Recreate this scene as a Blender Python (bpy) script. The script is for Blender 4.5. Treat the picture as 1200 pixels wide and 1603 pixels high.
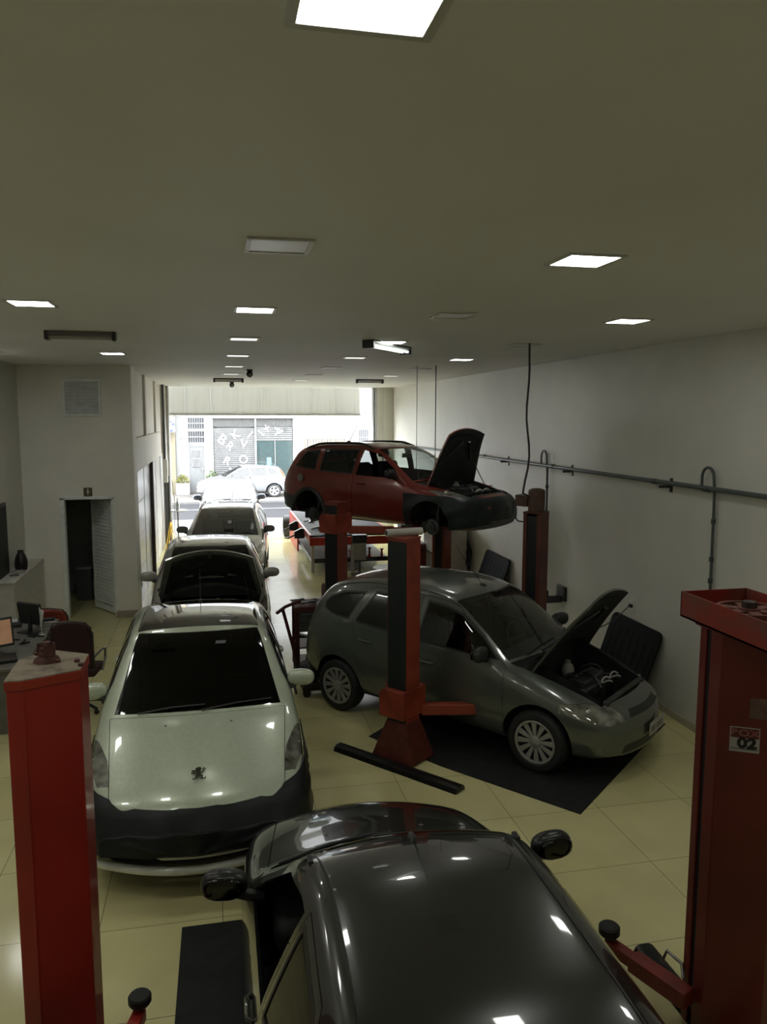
import bpy, math, random
from mathutils import Vector, Matrix
random.seed(7)
for o in list(bpy.data.objects): bpy.data.objects.remove(o)
SC = bpy.context.scene
COL = SC.collection
R = math.radians
# ------------------------------------------------------------------ camera
CAM_H = 3.45
cd = bpy.data.cameras.new('camera'); cam = bpy.data.objects.new('camera', cd); COL.objects.link(cam)
cd.sensor_fit = 'VERTICAL'; cd.sensor_height = 24.0; cd.lens = 24.0 * 1218.0 / 1603.0
cd.clip_start = 0.05; cd.clip_end = 200
_p, _y, _r = R(6.957), R(12.129), R(0.0934)
_f0 = Vector((math.sin(_y), math.cos(_y), 0)); _r0 = Vector((math.cos(_y), -math.sin(_y), 0)); _u0 = Vector((0, 0, 1))
_f = _f0 * math.cos(_p) - _u0 * math.sin(_p); _u = _u0 * math.cos(_p) + _f0 * math.sin(_p)
_rr = _r0 * math.cos(_r) + _u * math.sin(_r); _uu = _u * math.cos(_r) - _r0 * math.sin(_r)
M = Matrix((( _rr.x, _uu.x, -_f.x, 0), (_rr.y, _uu.y, -_f.y, 0), (_rr.z, _uu.z, -_f.z, CAM_H), (0, 0, 0, 1)))
cam.matrix_world = M
SC.camera = cam
# ------------------------------------------------------------------ world, exposure
W = bpy.data.worlds.new('overcast_sky'); SC.world = W; W.use_nodes = True
_bg = W.node_tree.nodes['Background']; _bg.inputs[0].default_value = (0.93, 0.97, 1.0, 1); _bg.inputs[1].default_value = 19.0
SC.view_settings.view_transform = 'Standard'; SC.view_settings.look = 'None'
SC.view_settings.gamma = 1; SC.view_settings.use_curve_mapping = False
SC.view_settings.exposure = 0.0
PANEL_ON = 24.5
try:
    SC.cycles.max_bounces = 8; SC.cycles.diffuse_bounces = 5; SC.cycles.glossy_bounces = 4
    SC.cycles.transparent_max_bounces = 16; SC.cycles.sample_clamp_indirect = 6.0
    SC.cycles.caustics_reflective = False; SC.cycles.caustics_refractive = False
except Exception: pass
# ------------------------------------------------------------------ materials
MATS = {}
def mat(name, col, rough=0.5, metal=0.0, noise=0.06, scale=8.0, coat=0.0, spec=None, bump=0.0, emit=None, es=0.0, dirt=None, stretch=None):
    if name in MATS: return MATS[name]
    m = bpy.data.materials.new(name); m.use_nodes = True; nt = m.node_tree; N = nt.nodes; L = nt.links
    b = N['Principled BSDF']
    b.inputs['Roughness'].default_value = rough; b.inputs['Metallic'].default_value = metal
    b.inputs['Coat Weight'].default_value = coat; b.inputs['Coat Roughness'].default_value = 0.04
    if spec is not None: b.inputs['Specular IOR Level'].default_value = spec
    tc = N.new('ShaderNodeTexCoord'); nz = N.new('ShaderNodeTexNoise'); nz.inputs['Scale'].default_value = scale
    nz.inputs['Detail'].default_value = 4
    if stretch:
        mp = N.new('ShaderNodeMapping'); mp.inputs['Scale'].default_value = stretch
        L.new(tc.outputs['Object'], mp.inputs[0]); L.new(mp.outputs[0], nz.inputs['Vector'])
    else: L.new(tc.outputs['Object'], nz.inputs['Vector'])
    cr = N.new('ShaderNodeValToRGB'); c = col
    d = dirt if dirt else tuple(max(0, v * (1 - 2.2 * noise)) for v in c)
    cr.color_ramp.elements[0].position = 0.3; cr.color_ramp.elements[1].position = 0.72 if not dirt else 0.55
    cr.color_ramp.elements[0].color = (*d, 1); cr.color_ramp.elements[1].color = (*[min(1, v * (1 + noise)) for v in c], 1)
    L.new(nz.outputs['Fac'], cr.inputs[0]); L.new(cr.outputs[0], b.inputs['Base Color'])
    if bump:
        bp = N.new('ShaderNodeBump'); bp.inputs['Strength'].default_value = bump; bp.inputs['Distance'].default_value = 0.01
        L.new(nz.outputs['Fac'], bp.inputs['Height']); L.new(bp.outputs[0], b.inputs['Normal'])
    if emit:
        b.inputs['Emission Color'].default_value = (*emit, 1); b.inputs['Emission Strength'].default_value = es
    MATS[name] = m; return m
def glassmat(name, tint, refl=1.0, rough=0.02, ior=1.6):
    m = bpy.data.materials.new(name); m.use_nodes = True; nt = m.node_tree; N = nt.nodes; L = nt.links
    N.remove(N['Principled BSDF']); out = N['Material Output']
    tr = N.new('ShaderNodeBsdfTransparent'); tr.inputs[0].default_value = (*tint, 1)
    gl = N.new('ShaderNodeBsdfGlossy'); gl.inputs['Roughness'].default_value = rough
    nz = N.new('ShaderNodeTexNoise'); nz.inputs['Scale'].default_value = 3.0
    cr = N.new('ShaderNodeValToRGB'); cr.color_ramp.elements[0].color = (.9*refl, .9*refl, .9*refl, 1); cr.color_ramp.elements[1].color = (refl, refl, refl, 1)
    L.new(nz.outputs['Fac'], cr.inputs[0]); L.new(cr.outputs[0], gl.inputs[0])
    fr = N.new('ShaderNodeFresnel'); ge = N.new('ShaderNodeNewGeometry'); io = N.new('ShaderNodeMapRange'); io.inputs[3].default_value = ior; io.inputs[4].default_value = 1/ior
    L.new(ge.outputs['Backfacing'], io.inputs[0]); L.new(io.outputs[0], fr.inputs[0])
    mx = N.new('ShaderNodeMixShader'); L.new(fr.outputs[0], mx.inputs[0]); L.new(tr.outputs[0], mx.inputs[1]); L.new(gl.outputs[0], mx.inputs[2])
    L.new(mx.outputs[0], out.inputs[0]); MATS[name] = m; return m
def paint(name, col, metal=0.3, rough=0.32, noise=0.03, coat=1.0):
    return mat(name, col, rough, metal, noise, 30.0, coat)
# ------------------------------------------------------------------ mesh helpers
class MB:
    def __init__(s): s.v = []; s.f = []; s.mi = []; s.cur = 0
    def add(s, vs, fs):
        n = len(s.v); s.v += [tuple(v) for v in vs]
        for f in fs: s.f.append([i + n for i in f]); s.mi.append(s.cur)
        return s
    def box(s, x0, x1, y0, y1, z0, z1, M=None):
        vs = [Vector((x, y, z)) for x in (x0, x1) for y in (y0, y1) for z in (z0, z1)]
        if M: vs = [M @ v for v in vs]
        return s.add(vs, [(0, 1, 3, 2), (4, 6, 7, 5), (0, 4, 5, 1), (2, 3, 7, 6), (0, 2, 6, 4), (1, 5, 7, 3)])
    def cbox(s, c, d, M=None):
        return s.box(c[0]-d[0]/2, c[0]+d[0]/2, c[1]-d[1]/2, c[1]+d[1]/2, c[2]-d[2]/2, c[2]+d[2]/2, M)
    def prism(s, poly, a, b, ax='z'):
        def P(u, v, w): return {'z': (u, v, w), 'y': (u, w, v), 'x': (w, u, v)}[ax]
        n = len(poly); vs = [P(u, v, a) for u, v in poly] + [P(u, v, b) for u, v in poly]
        fs = [list(range(n))[::-1], list(range(n, 2*n))] + [(i, (i+1) % n, n+(i+1) % n, n+i) for i in range(n)]
        ar = sum(poly[i][0]*poly[(i+1) % n][1]-poly[(i+1) % n][0]*poly[i][1] for i in range(n))
        flip = (ar < 0) ^ (b < a) ^ (ax == 'y')
        if flip: fs = [list(f)[::-1] for f in fs]
        return s.add(vs, fs)
    def tube(s, pts, r, n=8, caps=True, rr=None):
        pts = [Vector(p) for p in pts]; m = len(pts); base = len(s.v); vs = []; prev = None
        for i, p in enumerate(pts):
            t = (pts[min(i+1, m-1)] - pts[max(i-1, 0)]).normalized()
            if prev is None:
                a = Vector((0, 0, 1)) if abs(t.z) < .9 else Vector((1, 0, 0)); u = t.cross(a).normalized()
            else: u = (prev - t * prev.dot(t)).normalized()
            prev = u; w = t.cross(u); q = rr[i] if rr else r
            for k in range(n):
                an = 2*math.pi*k/n; vs.append(p + (u*math.cos(an) + w*math.sin(an))*q)
        fs = [(i*n+k, i*n+(k+1) % n, (i+1)*n+(k+1) % n, (i+1)*n+k) for i in range(m-1) for k in range(n)]
        if caps: fs += [list(range(n))[::-1], list(range((m-1)*n, m*n))]
        return s.add(vs, fs)
    def cyl(s, c, r, h, n=20, ax='z', r2=None):
        d = {'x': Vector((1, 0, 0)), 'y': Vector((0, 1, 0)), 'z': Vector((0, 0, 1))}[ax]; c = Vector(c)
        return s.tube([c, c + d*h], r, n, rr=[r, r if r2 is None else r2])
    def lathe(s, prof, c=(0, 0, 0), ax='z', n=32, close=False):
        vs = []; m = len(prof)
        for k in range(n):
            a = 2*math.pi*k/n
            for r, h in prof:
                p = {'z': (r*math.cos(a), r*math.sin(a), h), 'x': (h, r*math.cos(a), r*math.sin(a)), 'y': (r*math.sin(a), h, r*math.cos(a))}[ax]
                vs.append((p[0]+c[0], p[1]+c[1], p[2]+c[2]))
        mm = m if close else m-1
        fs = [(k*m+i, ((k+1) % n)*m+i, ((k+1) % n)*m+(i+1) % m, k*m+(i+1) % m) for k in range(n) for i in range(mm)]
        return s.add(vs, fs)
    def ell(s, c, r, n=16, m=10, M=None, sup=1.0):
        vs = []; fs = []
        def pw(v): return math.copysign(abs(v)**sup, v)
        for j in range(m+1):
            th = math.pi*j/m
            for k in range(n):
                a = 2*math.pi*k/n
                v = Vector((r[0]*pw(math.sin(th))*pw(math.cos(a)), r[1]*pw(math.sin(th))*pw(math.sin(a)), r[2]*pw(math.cos(th))))
                if M: v = M @ v
                vs.append(v + Vector(c))
        fs = [(j*n+k, (j+1)*n+k, (j+1)*n+(k+1) % n, j*n+(k+1) % n) for j in range(m) for k in range(n)]
        return s.add(vs, fs)
    def grid(s, fn, nu, nv):
        vs = [fn(i/nu, j/nv) for j in range(nv+1) for i in range(nu+1)]
        return s.add(vs, [(j*(nu+1)+i, j*(nu+1)+i+1, (j+1)*(nu+1)+i+1, (j+1)*(nu+1)+i) for j in range(nv) for i in range(nu)])
    def build(s, name, m, parent=None, loc=None, rot=None, bev=0, smooth=True, thick=0, sub=0):
        me = bpy.data.meshes.new(name); me.from_pydata(s.v, [], s.f)
        ms = m if isinstance(m, (list, tuple)) else [m]
        for q in ms: me.materials.append(q)
        if len(ms) > 1:
            for p, i in zip(me.polygons, s.mi): p.material_index = i
        if smooth:
            me.shade_smooth(); me.set_sharp_from_angle(angle=R(38))
        o = bpy.data.objects.new(name, me); COL.objects.link(o)
        if parent: o.parent = parent
        if loc: o.location = loc
        if rot: o.rotation_euler = rot
        if thick:
            d = o.modifiers.new('thick', 'SOLIDIFY'); d.thickness = thick; d.offset = 0
        if bev:
            d = o.modifiers.new('bev', 'BEVEL'); d.width = bev; d.segments = 2; d.limit_method = 'ANGLE'; d.angle_limit = R(40)
        if sub:
            d = o.modifiers.new('sub', 'SUBSURF'); d.levels = sub; d.render_levels = sub
        return o
def thing(name, label, cat, loc=(0, 0, 0), rz=0, group=None):
    o = bpy.data.objects.new(name, None); COL.objects.link(o); o.location = loc; o.rotation_euler = (0, 0, rz)
    o.empty_display_size = .1; return tag(o, label, cat, group)
def tag(o, label, cat, group=None):
    o['label'] = label; o['category'] = cat
    if group: o['group'] = group
    return o
def struct(name, mb, m, label=None, **k):
    o = mb.build(name, m, **k); o['kind'] = 'structure'
    if label: o['label'] = label
    return o
def dup(root, loc=None, rz=None, label=None):
    def cp(o, par):
        c = o.copy(); COL.objects.link(c); c.parent = par
        for ch in o.children: cp(ch, c)
        return c
    r = cp(root, None)
    if loc is not None: r.location = loc
    if rz is not None: r.rotation_euler = (0, 0, rz)
    if label: r['label'] = label
    return r
def rotz(a): return Matrix.Rotation(a, 4, 'Z')
_fc = [0]
def textmesh(txt, size, ext=0.001, bold=0.0, shear=0.0):
    cu = bpy.data.curves.new('t', 'FONT'); cu.body = txt; cu.size = size; cu.extrude = ext; cu.align_x = 'CENTER'; cu.align_y = 'CENTER'; cu.offset = bold; cu.shear = shear
    o = bpy.data.objects.new('t', cu); COL.objects.link(o)
    dg = bpy.context.evaluated_depsgraph_get(); me = bpy.data.meshes.new_from_object(o.evaluated_get(dg))
    bpy.data.objects.remove(o); bpy.data.curves.remove(cu); return me
def textobj(name, txt, size, m, loc, rot, parent=None, ext=0.001, bold=0.0, shear=0.0, sx=1.0):
    me = textmesh(txt, size, ext, bold, shear); me.materials.clear(); me.materials.append(m)
    if sx != 1.0:
        for v in me.vertices: v.co.x *= sx
    o = bpy.data.objects.new(name, me); COL.objects.link(o); o.location = loc; o.rotation_euler = rot
    if parent: o.parent = parent
    return o
# palette
wall_m = mat('wall_paint', (.68, .675, .62), .55, noise=.03, scale=1.5)
ceil_m = mat('ceiling_paint', (.85, .86, .85), .6, noise=.03, scale=.6)
red_m = mat('lift_red_paint', (.36, .028, .018), .38, noise=.10, scale=2.2, dirt=(.24, .018, .012), coat=.3)
orange_m = mat('lift_orange_paint', (.27, .045, .022), .45, noise=.12, scale=4, dirt=(.16, .022, .012))
black_m = mat('black_rubber', (.012, .012, .012), .6, noise=.2)
blackp_m = mat('black_plastic', (.02, .021, .022), .4, noise=.1)
dark_m = mat('dark_interior', (.018, .018, .02), .8, noise=.2)
steel_m = mat('worn_steel', (.28, .27, .26), .4, 0.8, noise=.2, scale=20)
chrome_m = mat('chrome', (.75, .75, .76), .12, 1.0, noise=.02)
alu_m = mat('wheel_silver', (.42, .42, .41), .35, .5, noise=.05)
white_m = mat('white_plastic', (.75, .75, .73), .4, noise=.02)
tyre_m = mat('tyre_rubber', (.016, .016, .017), .7, noise=.2, scale=30)
pipe_m = mat('grey_green_pipe', (.07, .085, .085), .4, noise=.08)
cloth_m = mat('black_cloth', (.010, .013, .014), .42, noise=.25, scale=5, spec=.35)
# ------------------------------------------------------------------ room shell
CZ = 4.30; WX = 5.10; LX = -3.18; BY = 13.95; FX = -1.42; EY = 22.4
def floor_mat():
    m = bpy.data.materials.new('polished_floor_tiles'); m.use_nodes = True; nt = m.node_tree; N = nt.nodes; L = nt.links; b = N['Principled BSDF']
    g = N.new('ShaderNodeNewGeometry'); sp = N.new('ShaderNodeSeparateXYZ'); L.new(g.outputs['Position'], sp.inputs[0])
    def line(axis, off, size):
        a = N.new('ShaderNodeMath'); a.operation = 'ADD'; a.inputs[1].default_value = -off + 100*size; L.new(sp.outputs[axis], a.inputs[0])
        d = N.new('ShaderNodeMath'); d.operation = 'DIVIDE'; d.inputs[1].default_value = size; L.new(a.outputs[0], d.inputs[0])
        f = N.new('ShaderNodeMath'); f.operation = 'FRACT'; L.new(d.outputs[0], f.inputs[0])
        s = N.new('ShaderNodeMath'); s.operation = 'SUBTRACT'; s.inputs[1].default_value = .5; L.new(f.outputs[0], s.inputs[0])
        ab = N.new('ShaderNodeMath'); ab.operation = 'ABSOLUTE'; L.new(s.outputs[0], ab.inputs[0])
        gt = N.new('ShaderNodeMath'); gt.operation = 'GREATER_THAN'; gt.inputs[1].default_value = .5 - .0022/size; L.new(ab.outputs[0], gt.inputs[0])
        fl = N.new('ShaderNodeMath'); fl.operation = 'FLOOR'; L.new(d.outputs[0], fl.inputs[0])
        return gt, fl
    gx, fx = line('X', 3.25, .82); gy, fy = line('Y', 5.15, .86)
    mxm = N.new('ShaderNodeMath'); mxm.operation = 'MAXIMUM'; L.new(gx.outputs[0], mxm.inputs[0]); L.new(gy.outputs[0], mxm.inputs[1])
    cx = N.new('ShaderNodeCombineXYZ'); L.new(fx.outputs[0], cx.inputs[0]); L.new(fy.outputs[0], cx.inputs[1])
    wn = N.new('ShaderNodeTexWhiteNoise'); L.new(cx.outputs[0], wn.inputs[0])
    nz = N.new('ShaderNodeTexNoise'); nz.inputs['Scale'].default_value = 2.2; nz.inputs['Detail'].default_value = 5; L.new(g.outputs['Position'], nz.inputs['Vector'])
    cr = N.new('ShaderNodeValToRGB'); cr.color_ramp.elements[0].position = .35; cr.color_ramp.elements[1].position = .7
    cr.color_ramp.elements[0].color = (.66, .615, .32, 1); cr.color_ramp.elements[1].color = (.74, .69, .365, 1); L.new(nz.outputs['Fac'], cr.inputs[0])
    hs = N.new('ShaderNodeHueSaturation'); mr = N.new('ShaderNodeMapRange'); mr.inputs[3].default_value = .95; mr.inputs[4].default_value = 1.04
    L.new(wn.outputs['Value'], mr.inputs[0]); L.new(mr.outputs[0], hs.inputs['Value']); L.new(cr.outputs[0], hs.inputs['Color'])
    mx = N.new('ShaderNodeMixRGB'); mx.inputs[2].default_value = (.13, .12, .08, 1); L.new(mxm.outputs[0], mx.inputs[0]); L.new(hs.outputs[0], mx.inputs[1])
    L.new(mx.outputs[0], b.inputs['Base Color']); b.inputs['Roughness'].default_value = .14; b.inputs['Specular IOR Level'].default_value = .55
    return m
fm = floor_mat()
struct('floor', MB().box(LX-3.2, WX+.25, -3.2, EY+.6, -.2, 0), fm, 'polished cream floor tiles')
struct('ceiling', MB().box(LX-.2, WX+.25, -3.2, EY+.585, CZ, CZ+.2), ceil_m)
struct('wall_right', MB().box(WX, WX+.25, -3.2, EY+.4, 0, CZ), wall_m)
struct('wall_left', MB().box(LX-.2, LX, -3.2, BY+.2, 0, CZ), wall_m)
struct('wall_near', MB().box(LX-.2, WX+.25, -3.4, -3.2, 0, CZ), wall_m)
dx0, dx1, dz = -2.56, -1.75, 2.05
w = MB(); w.box(LX, dx0, BY, BY+.15, 0, CZ); w.box(dx1, FX-.28, BY, BY+.15, 0, CZ); w.box(dx0, dx1, BY, BY+.15, dz, CZ)
wall_b = mat('wall_paint_back', (.86, .85, .79), .55, noise=.03, scale=1.5)
struct('wall_restroom', w, wall_b)
struct('wall_pillar', MB().box(FX-.30, FX+.05, BY-.14, BY+.45, 0, CZ), wall_b)
# restroom behind the door
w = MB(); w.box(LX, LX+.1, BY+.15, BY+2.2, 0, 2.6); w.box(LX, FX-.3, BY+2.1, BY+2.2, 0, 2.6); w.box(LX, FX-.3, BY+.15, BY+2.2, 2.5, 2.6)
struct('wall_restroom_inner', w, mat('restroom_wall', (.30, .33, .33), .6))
tile_m = mat('glossy_wall_tile', (.86, .86, .84), .22, noise=.02, scale=1.2)
w = MB(); w.box(FX-.3, FX, BY+.45, EY+.1, 0, 2.47)
wl = struct('wall_far_left', w, tile_m)
w = MB()
w.box(FX-.3, FX-.02, BY+.45, EY+.1, 2.47, CZ)
w.box(FX-.1, FX+.048, BY+.40, 20.8, 2.47, 3.07)          # deep beam over the tiles
w.box(FX-.1, FX+.03, 16.75, 17.15, 3.07, CZ)            # pier
w.box(FX-.1, FX+.03, 19.6, 19.95, 3.07, CZ)
struct('wall_far_left_beam', w, mat('far_wall_paint', (.74, .72, .66), .5, noise=.03, scale=1.5), bev=.006)
w = MB(); w.box(FX, FX+.07, 17.6, 17.8, 0, 2.47)
struct('trim_1', w, mat('dark_trim', (.06, .035, .035), .4), bev=.004)
w = MB()
for k in range(5): w.box(FX+.001, FX+.006, 14.6+k*1.55, 14.61+k*1.55, 0, 2.47)
for z in (.62, 1.24, 1.86): w.box(FX+.001, FX+.004, BY+.45, EY+.1, z, z+.006)
struct('trim_2', w, mat('tile_joint', (.5, .5, .48), .6))
struct('baseboard_right', MB().box(WX-.02, WX, -3.2, EY, 0, .09), mat('tile_base', (.45, .42, .33), .2), bev=.004)
w = MB(); w.box(LX, dx0-.05, BY-.02, BY, 0, .12); w.box(FX-.32, FX+.052, BY-.16, BY-.14, 0, .12); w.box(dx1+.05, FX-.30, BY-.02, BY, 0, .12)
struct('baseboard_back', w, mat('tile_base2', (.40, .36, .28), .25), bev=.004)
# end wall of the hall and the sliding gate frame
w = MB(); w.box(4.62, WX+.25, EY, EY+.4, 0, CZ); w.box(4.80, 4.88, EY-.06, EY, 0, CZ)
struct('wall_end_right', w, wall_m, bev=.01)
struct('trim_gate_post', MB().box(4.52, 4.58, EY+.05, EY+.30, 0, CZ), mat('gate_post_grey', (.2, .2, .2), .5), bev=.01)
gm = mat('gate_panel', (.62, .61, .58), .55, noise=.03, scale=2.5, stretch=(6, 1, .25), dirt=(.55, .54, .50))
_n = gm.node_tree; _tl = _n.nodes.new('ShaderNodeBsdfTranslucent'); _tl.inputs[0].default_value = (.42, .42, .39, 1); _mx = _n.nodes.new('ShaderNodeMixShader'); _mx.inputs[0].default_value = .5
_n.links.new(_n.nodes['Principled BSDF'].outputs[0], _mx.inputs[1]); _n.links.new(_tl.outputs[0], _mx.inputs[2]); _n.links.new(_mx.outputs[0], _n.nodes['Material Output'].inputs[0])
w = MB(); y = EY+.62
for k in range(8):
    x0 = -1.55 + k*.722; w.box(x0, x0+.717, y, y+.04, 3.52, CZ+.3)
w.box(-1.6, 4.24, y-.03, y+.06, 3.49, 3.55)
gp = w.build('overhead_gate', gm, bev=.004); tag(gp, 'pale sheet-metal overhead gate raised above the driveway opening', 'gate')
# left jamb columns beside the opening
w = MB(); w.box(FX-.3, FX+.10, EY-.5, EY-.1, 0, CZ); w.box(FX-.3, FX+.16, EY+.1, EY+.5, 0, CZ)
struct('wall_gate_jamb', w, mat('jamb_grey', (.36, .35, .32), .5, noise=.08), bev=.01)
t = thing('gate_counterweight', 'dark steel gate track with counterweight beside the tiled left wall', 'gate track', (FX+.10, 21.2, 0))
MB().box(-.03, .03, -.05, .05, 0, 4.28).build('track', mat('track_dark', (.05, .05, .055), .4), t, bev=.005)
MB().box(-.02, .08, -.35, -.08, 1.75, 2.35).build('weight_box', mat('weight_white', (.6, .6, .57), .5), t, bev=.01)
MB().box(-.01, .10, .12, .30, .15, 1.9).build('counterweight', mat('weight_dark', (.09, .09, .09), .5), t, bev=.01)
# door
t = thing('door_frame', 'white metal frame of the restroom doorway', 'door frame', (dx0, BY, 0)); 
del t['label'], t['category']; t.name = 'door_1'; t['kind'] = 'structure'
fmat = mat('door_white', (.86, .90, .90), .4)
w = MB(); w.box(-.04, .03, -.03, .12, 0, dz+.03); w.box(dx1-dx0-.02, dx1-dx0+.04, -.03, .12, 0, dz+.03); w.box(-.04, dx1-dx0+.04, -.03, .12, dz, dz+.05)
w.build('frame', fmat, t, bev=.004)
w = MB(); dw = .76; a0 = R(228)
w.box(0, .07, -.02, .02, .02, dz-.03); w.box(dw-.07, dw, -.02, .02, .02, dz-.03); w.box(.07, dw-.07, -.02, .02, .02, .12); w.box(.07, dw-.07, -.02, .02, dz-.13, dz-.03)
for k in range(28):
    z = .14 + k*.0635; w.box(.07, dw-.07, -.016, .016, z, z+.058, Matrix.Translation((0, 0, z+.02)) @ Matrix.Rotation(R(17), 4, 'X') @ Matrix.Translation((0, 0, -z-.02)))
leaf = w.build('door_leaf', fmat, t, loc=(dx1-dx0-.03, .10, 0), rot=(0, 0, R(180-56)), bev=.002)
MB().tube([(dw-.05, -.03, 1.0), (dw-.05, -.07, 1.0), (dw-.16, -.07, 1.0)], .009).build('door_handle', blackp_m, leaf)
MB().box(-.012, .03, -.03, -.02, .96, 1.06).build('hinge', blackp_m, leaf)
# vent grille
w = MB(); w.box(-2.48, -1.87, BY-.03, BY, 3.46, 4.08); 
o = w.build('vent_frame', fmat, bev=.005); tag(o, 'square louvred grille high on the wall above the restroom door', 'vent'); o.name = 'wall_vent'
w = MB()
for k in range(15):
    z = 3.51+k*.036; w.box(-2.44, -1.91, -.012, .012, -.012, .012, Matrix.Translation((0, BY-.035, z)) @ Matrix.Rotation(R(30), 4, 'X'))
w.build('louvres', mat('louvre', (.70, .73, .76), .5), o)
# restroom sign
o = MB().box(-2.215, -2.075, BY-.012, BY, 2.10, 2.25).build('restroom_sign', mat('sign_brown', (.13, .095, .05), .4), bev=.003); tag(o, 'small brown restroom sign with a white figure above the louvred door', 'sign')
w = MB(); w.cyl((-2.145, BY-.016, 2.224), .011, .003, 14, 'y'); w.prism([(-2.151, 2.21), (-2.139, 2.21), (-2.122, 2.165), (-2.139, 2.163), (-2.141, 2.12), (-2.149, 2.12), (-2.151, 2.163), (-2.168, 2.165)], BY-.016, BY-.013, 'y')
w.build('figure', white_m, o, smooth=False)
MB().box(-2.20, -2.09, BY-.01, BY, 2.075, 2.085).build('caption_strip', white_m, o)
# tank inside the restroom
o = MB().box(-2.45, -2.0, BY+1.4, BY+1.9, 0, .38).build('laundry_bag', mat('plastic_bag', (.25, .28, .28), .3), bev=.08, sub=1); tag(o, 'crumpled pale plastic sack on the restroom floor behind the door', 'bag')
o = MB().box(-2.62, -2.35, BY+1.3, BY+1.6, 0, .62).build('storage_box', mat('box_grey', (.09, .10, .10), .5), bev=.01); tag(o, 'grey box standing in the dark restroom doorway', 'box')
MB().box(-2.63, -2.34, BY+1.29, BY+1.61, .60, .64).build('lid', mat('box_lid', (.3, .32, .32), .5), o, bev=.01)
# ------------------------------------------------------------------ ceiling lights
on_m = mat('panel_on', (1, 1, 1), .5, emit=(1.0, 1.0, .93), es=PANEL_ON, noise=0)
dim_m = mat('panel_on_dim', (1, 1, 1), .5, emit=(1, 1, .93), es=1.1, noise=0)
off_m = mat('panel_off', (.60, .61, .62), .3, noise=.02)
fr_m = mat('panel_frame', (.62, .62, .60), .4)
LC = {-1: -2.9, 0: -1.33, 1: .33, 2: 1.98, 3: 3.58}
def ly(r): return 4.03 + r*2.385
lamps = [(-1,0,1,'lit panel added out of view by the near left wall'), (-1,1,1,'lit panel added out of view over the desk'), (-1,2,1,'lit panel added out of view over the far end of the desk'), (-1,3,1,'lit panel added out of view by the black wall panel'),  # unseen column of panels, added to brighten the left side and back wall
 (0,0,1,'lit panel added unseen just outside the left edge of the view'), (0,-1,1,'lit panel added out of view at the near left of the hall'), (3,0,1,'lit panel added out of view beside the right wall'), (3,-1,1,'lit panel added out of view in the near right corner'), (0,-2,1,'lit panel added unseen behind the viewer on the left'),  # more unseen panels continuing the grid, added to brighten the near hall
 (1,-1,1,'largest lit square panel overhead at the top edge'), (1,0,0,'unlit square panel in the middle, nearest of its row'), (2,0,1,'brightly lit panel on the right side nearest the viewer'),
 (0,1,1,'lit panel at the far left edge of the ceiling'), (1,1,1,'lit panel directly behind the unlit middle one'), (2,1,0,'unlit panel between the lit middle panel and the lit right one'), (3,1,1,'lit panel closest to the right wall'),
 (0,2,0,'unlit panel hidden above the dark tube fixture on the left'), (1,2,2,'dim panel third from the viewer in the middle line'), (2,2,1,'lit panel just behind the glowing tube fixture'), (3,2,0,'unlit panel with a black cable hanging out of it beside the right wall'),
 (0,3,1,'lit panel next to the corner pillar on the left'), (1,3,2,'dim panel fourth from the viewer in the middle line'), (2,3,2,'dim panel right behind the one near the tube fixture'), (3,3,1,'lit panel between the two hanging-cable panels along the right wall'),
 (1,4,2,'small dim panel in front of the ceiling camera'), (2,4,0,'unlit panel far back in the second line from the right'), (3,4,0,'unlit panel with two thin cables dropping from it'),
 (1,5,2,'very small panel next to the dark far fixture'), (2,5,0,'tiny unlit panel far back near the middle'), (3,5,2,'tiny panel far back by the right wall'), (2,6,2,'tiny lit panel close to the street opening'), (1,6,2,'tiny panel at the end of the middle line by the opening'), (3,6,0,'tiny unlit panel nearest the street gate')]
for c_, r_, st, lb in lamps:
    X = LC[c_]; Y = ly(r_)
    t = thing('ceiling_light', 'recessed ' + lb, 'ceiling light', (X, Y, CZ), group='recessed ceiling panels')
    f = MB(); s0, s1 = .165, .14
    for (a, b, c, d) in ((-s0, s0, -s0, -s1), (-s0, s0, s1, s0), (-s0, -s1, -s1, s1), (s1, s0, -s1, s1)): f.box(a, b, c, d, -.012, -.001)
    f.build('frame', fr_m, t, bev=.002)
    MB().box(-s1, s1, -s1, s1, -.008, -.002).build('diffuser', (off_m, on_m, dim_m)[st], t)
def tube_light(name, a, b, lab, lit):
    a = Vector(a); b = Vector(b); d = b-a; L_ = d.length
    t = thing(name, lab, 'tube light', ((a.x+b.x)/2, (a.y+b.y)/2, CZ), math.atan2(d.y, d.x), 'tube light fixtures')
    MB().box(-L_/2, L_/2, -.07, .07, -.035, 0).build('housing', mat('tube_housing', (.16, .13, .12), .4) if not lit else mat('tube_housing_pale', (.35, .36, .34), .4), t, bev=.008)
    f = MB(); 
    for s in (-1, 1): f.box(s*L_/2-.02, s*L_/2+.02, -.07, .07, -.09, 0)
    f.build('end_cap', blackp_m, t, bev=.006)
    for s in (-.035, .035): MB().cyl((-L_/2, s, -.06), .016, L_, 12, 'x').build('tube', mat('tube_lit', (.7, .75, .7), .3, emit=(.9, 1, .9), es=1.2) if lit else mat('tube_unlit', (.35, .36, .34), .3), t)
tube_light('tube_light_fixture', (1.68, 8.62), (2.30, 9.43), 'double tube light glowing faintly, set askew near the middle of the ceiling', 1)
tube_light('tube_light_fixture', (-1.62, 8.46), (-.98, 8.46), 'dark unlit tube fixture on the left of the ceiling', 0)
tube_light('tube_light_fixture', (.0, 17.9), (.62, 17.9), 'small dark tube fixture above the line of parked cars', 0)
tube_light('tube_light_fixture', (3.16, 17.6), (3.75, 17.6), 'small dark tube fixture near the right end of the gate opening', 0)
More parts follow.
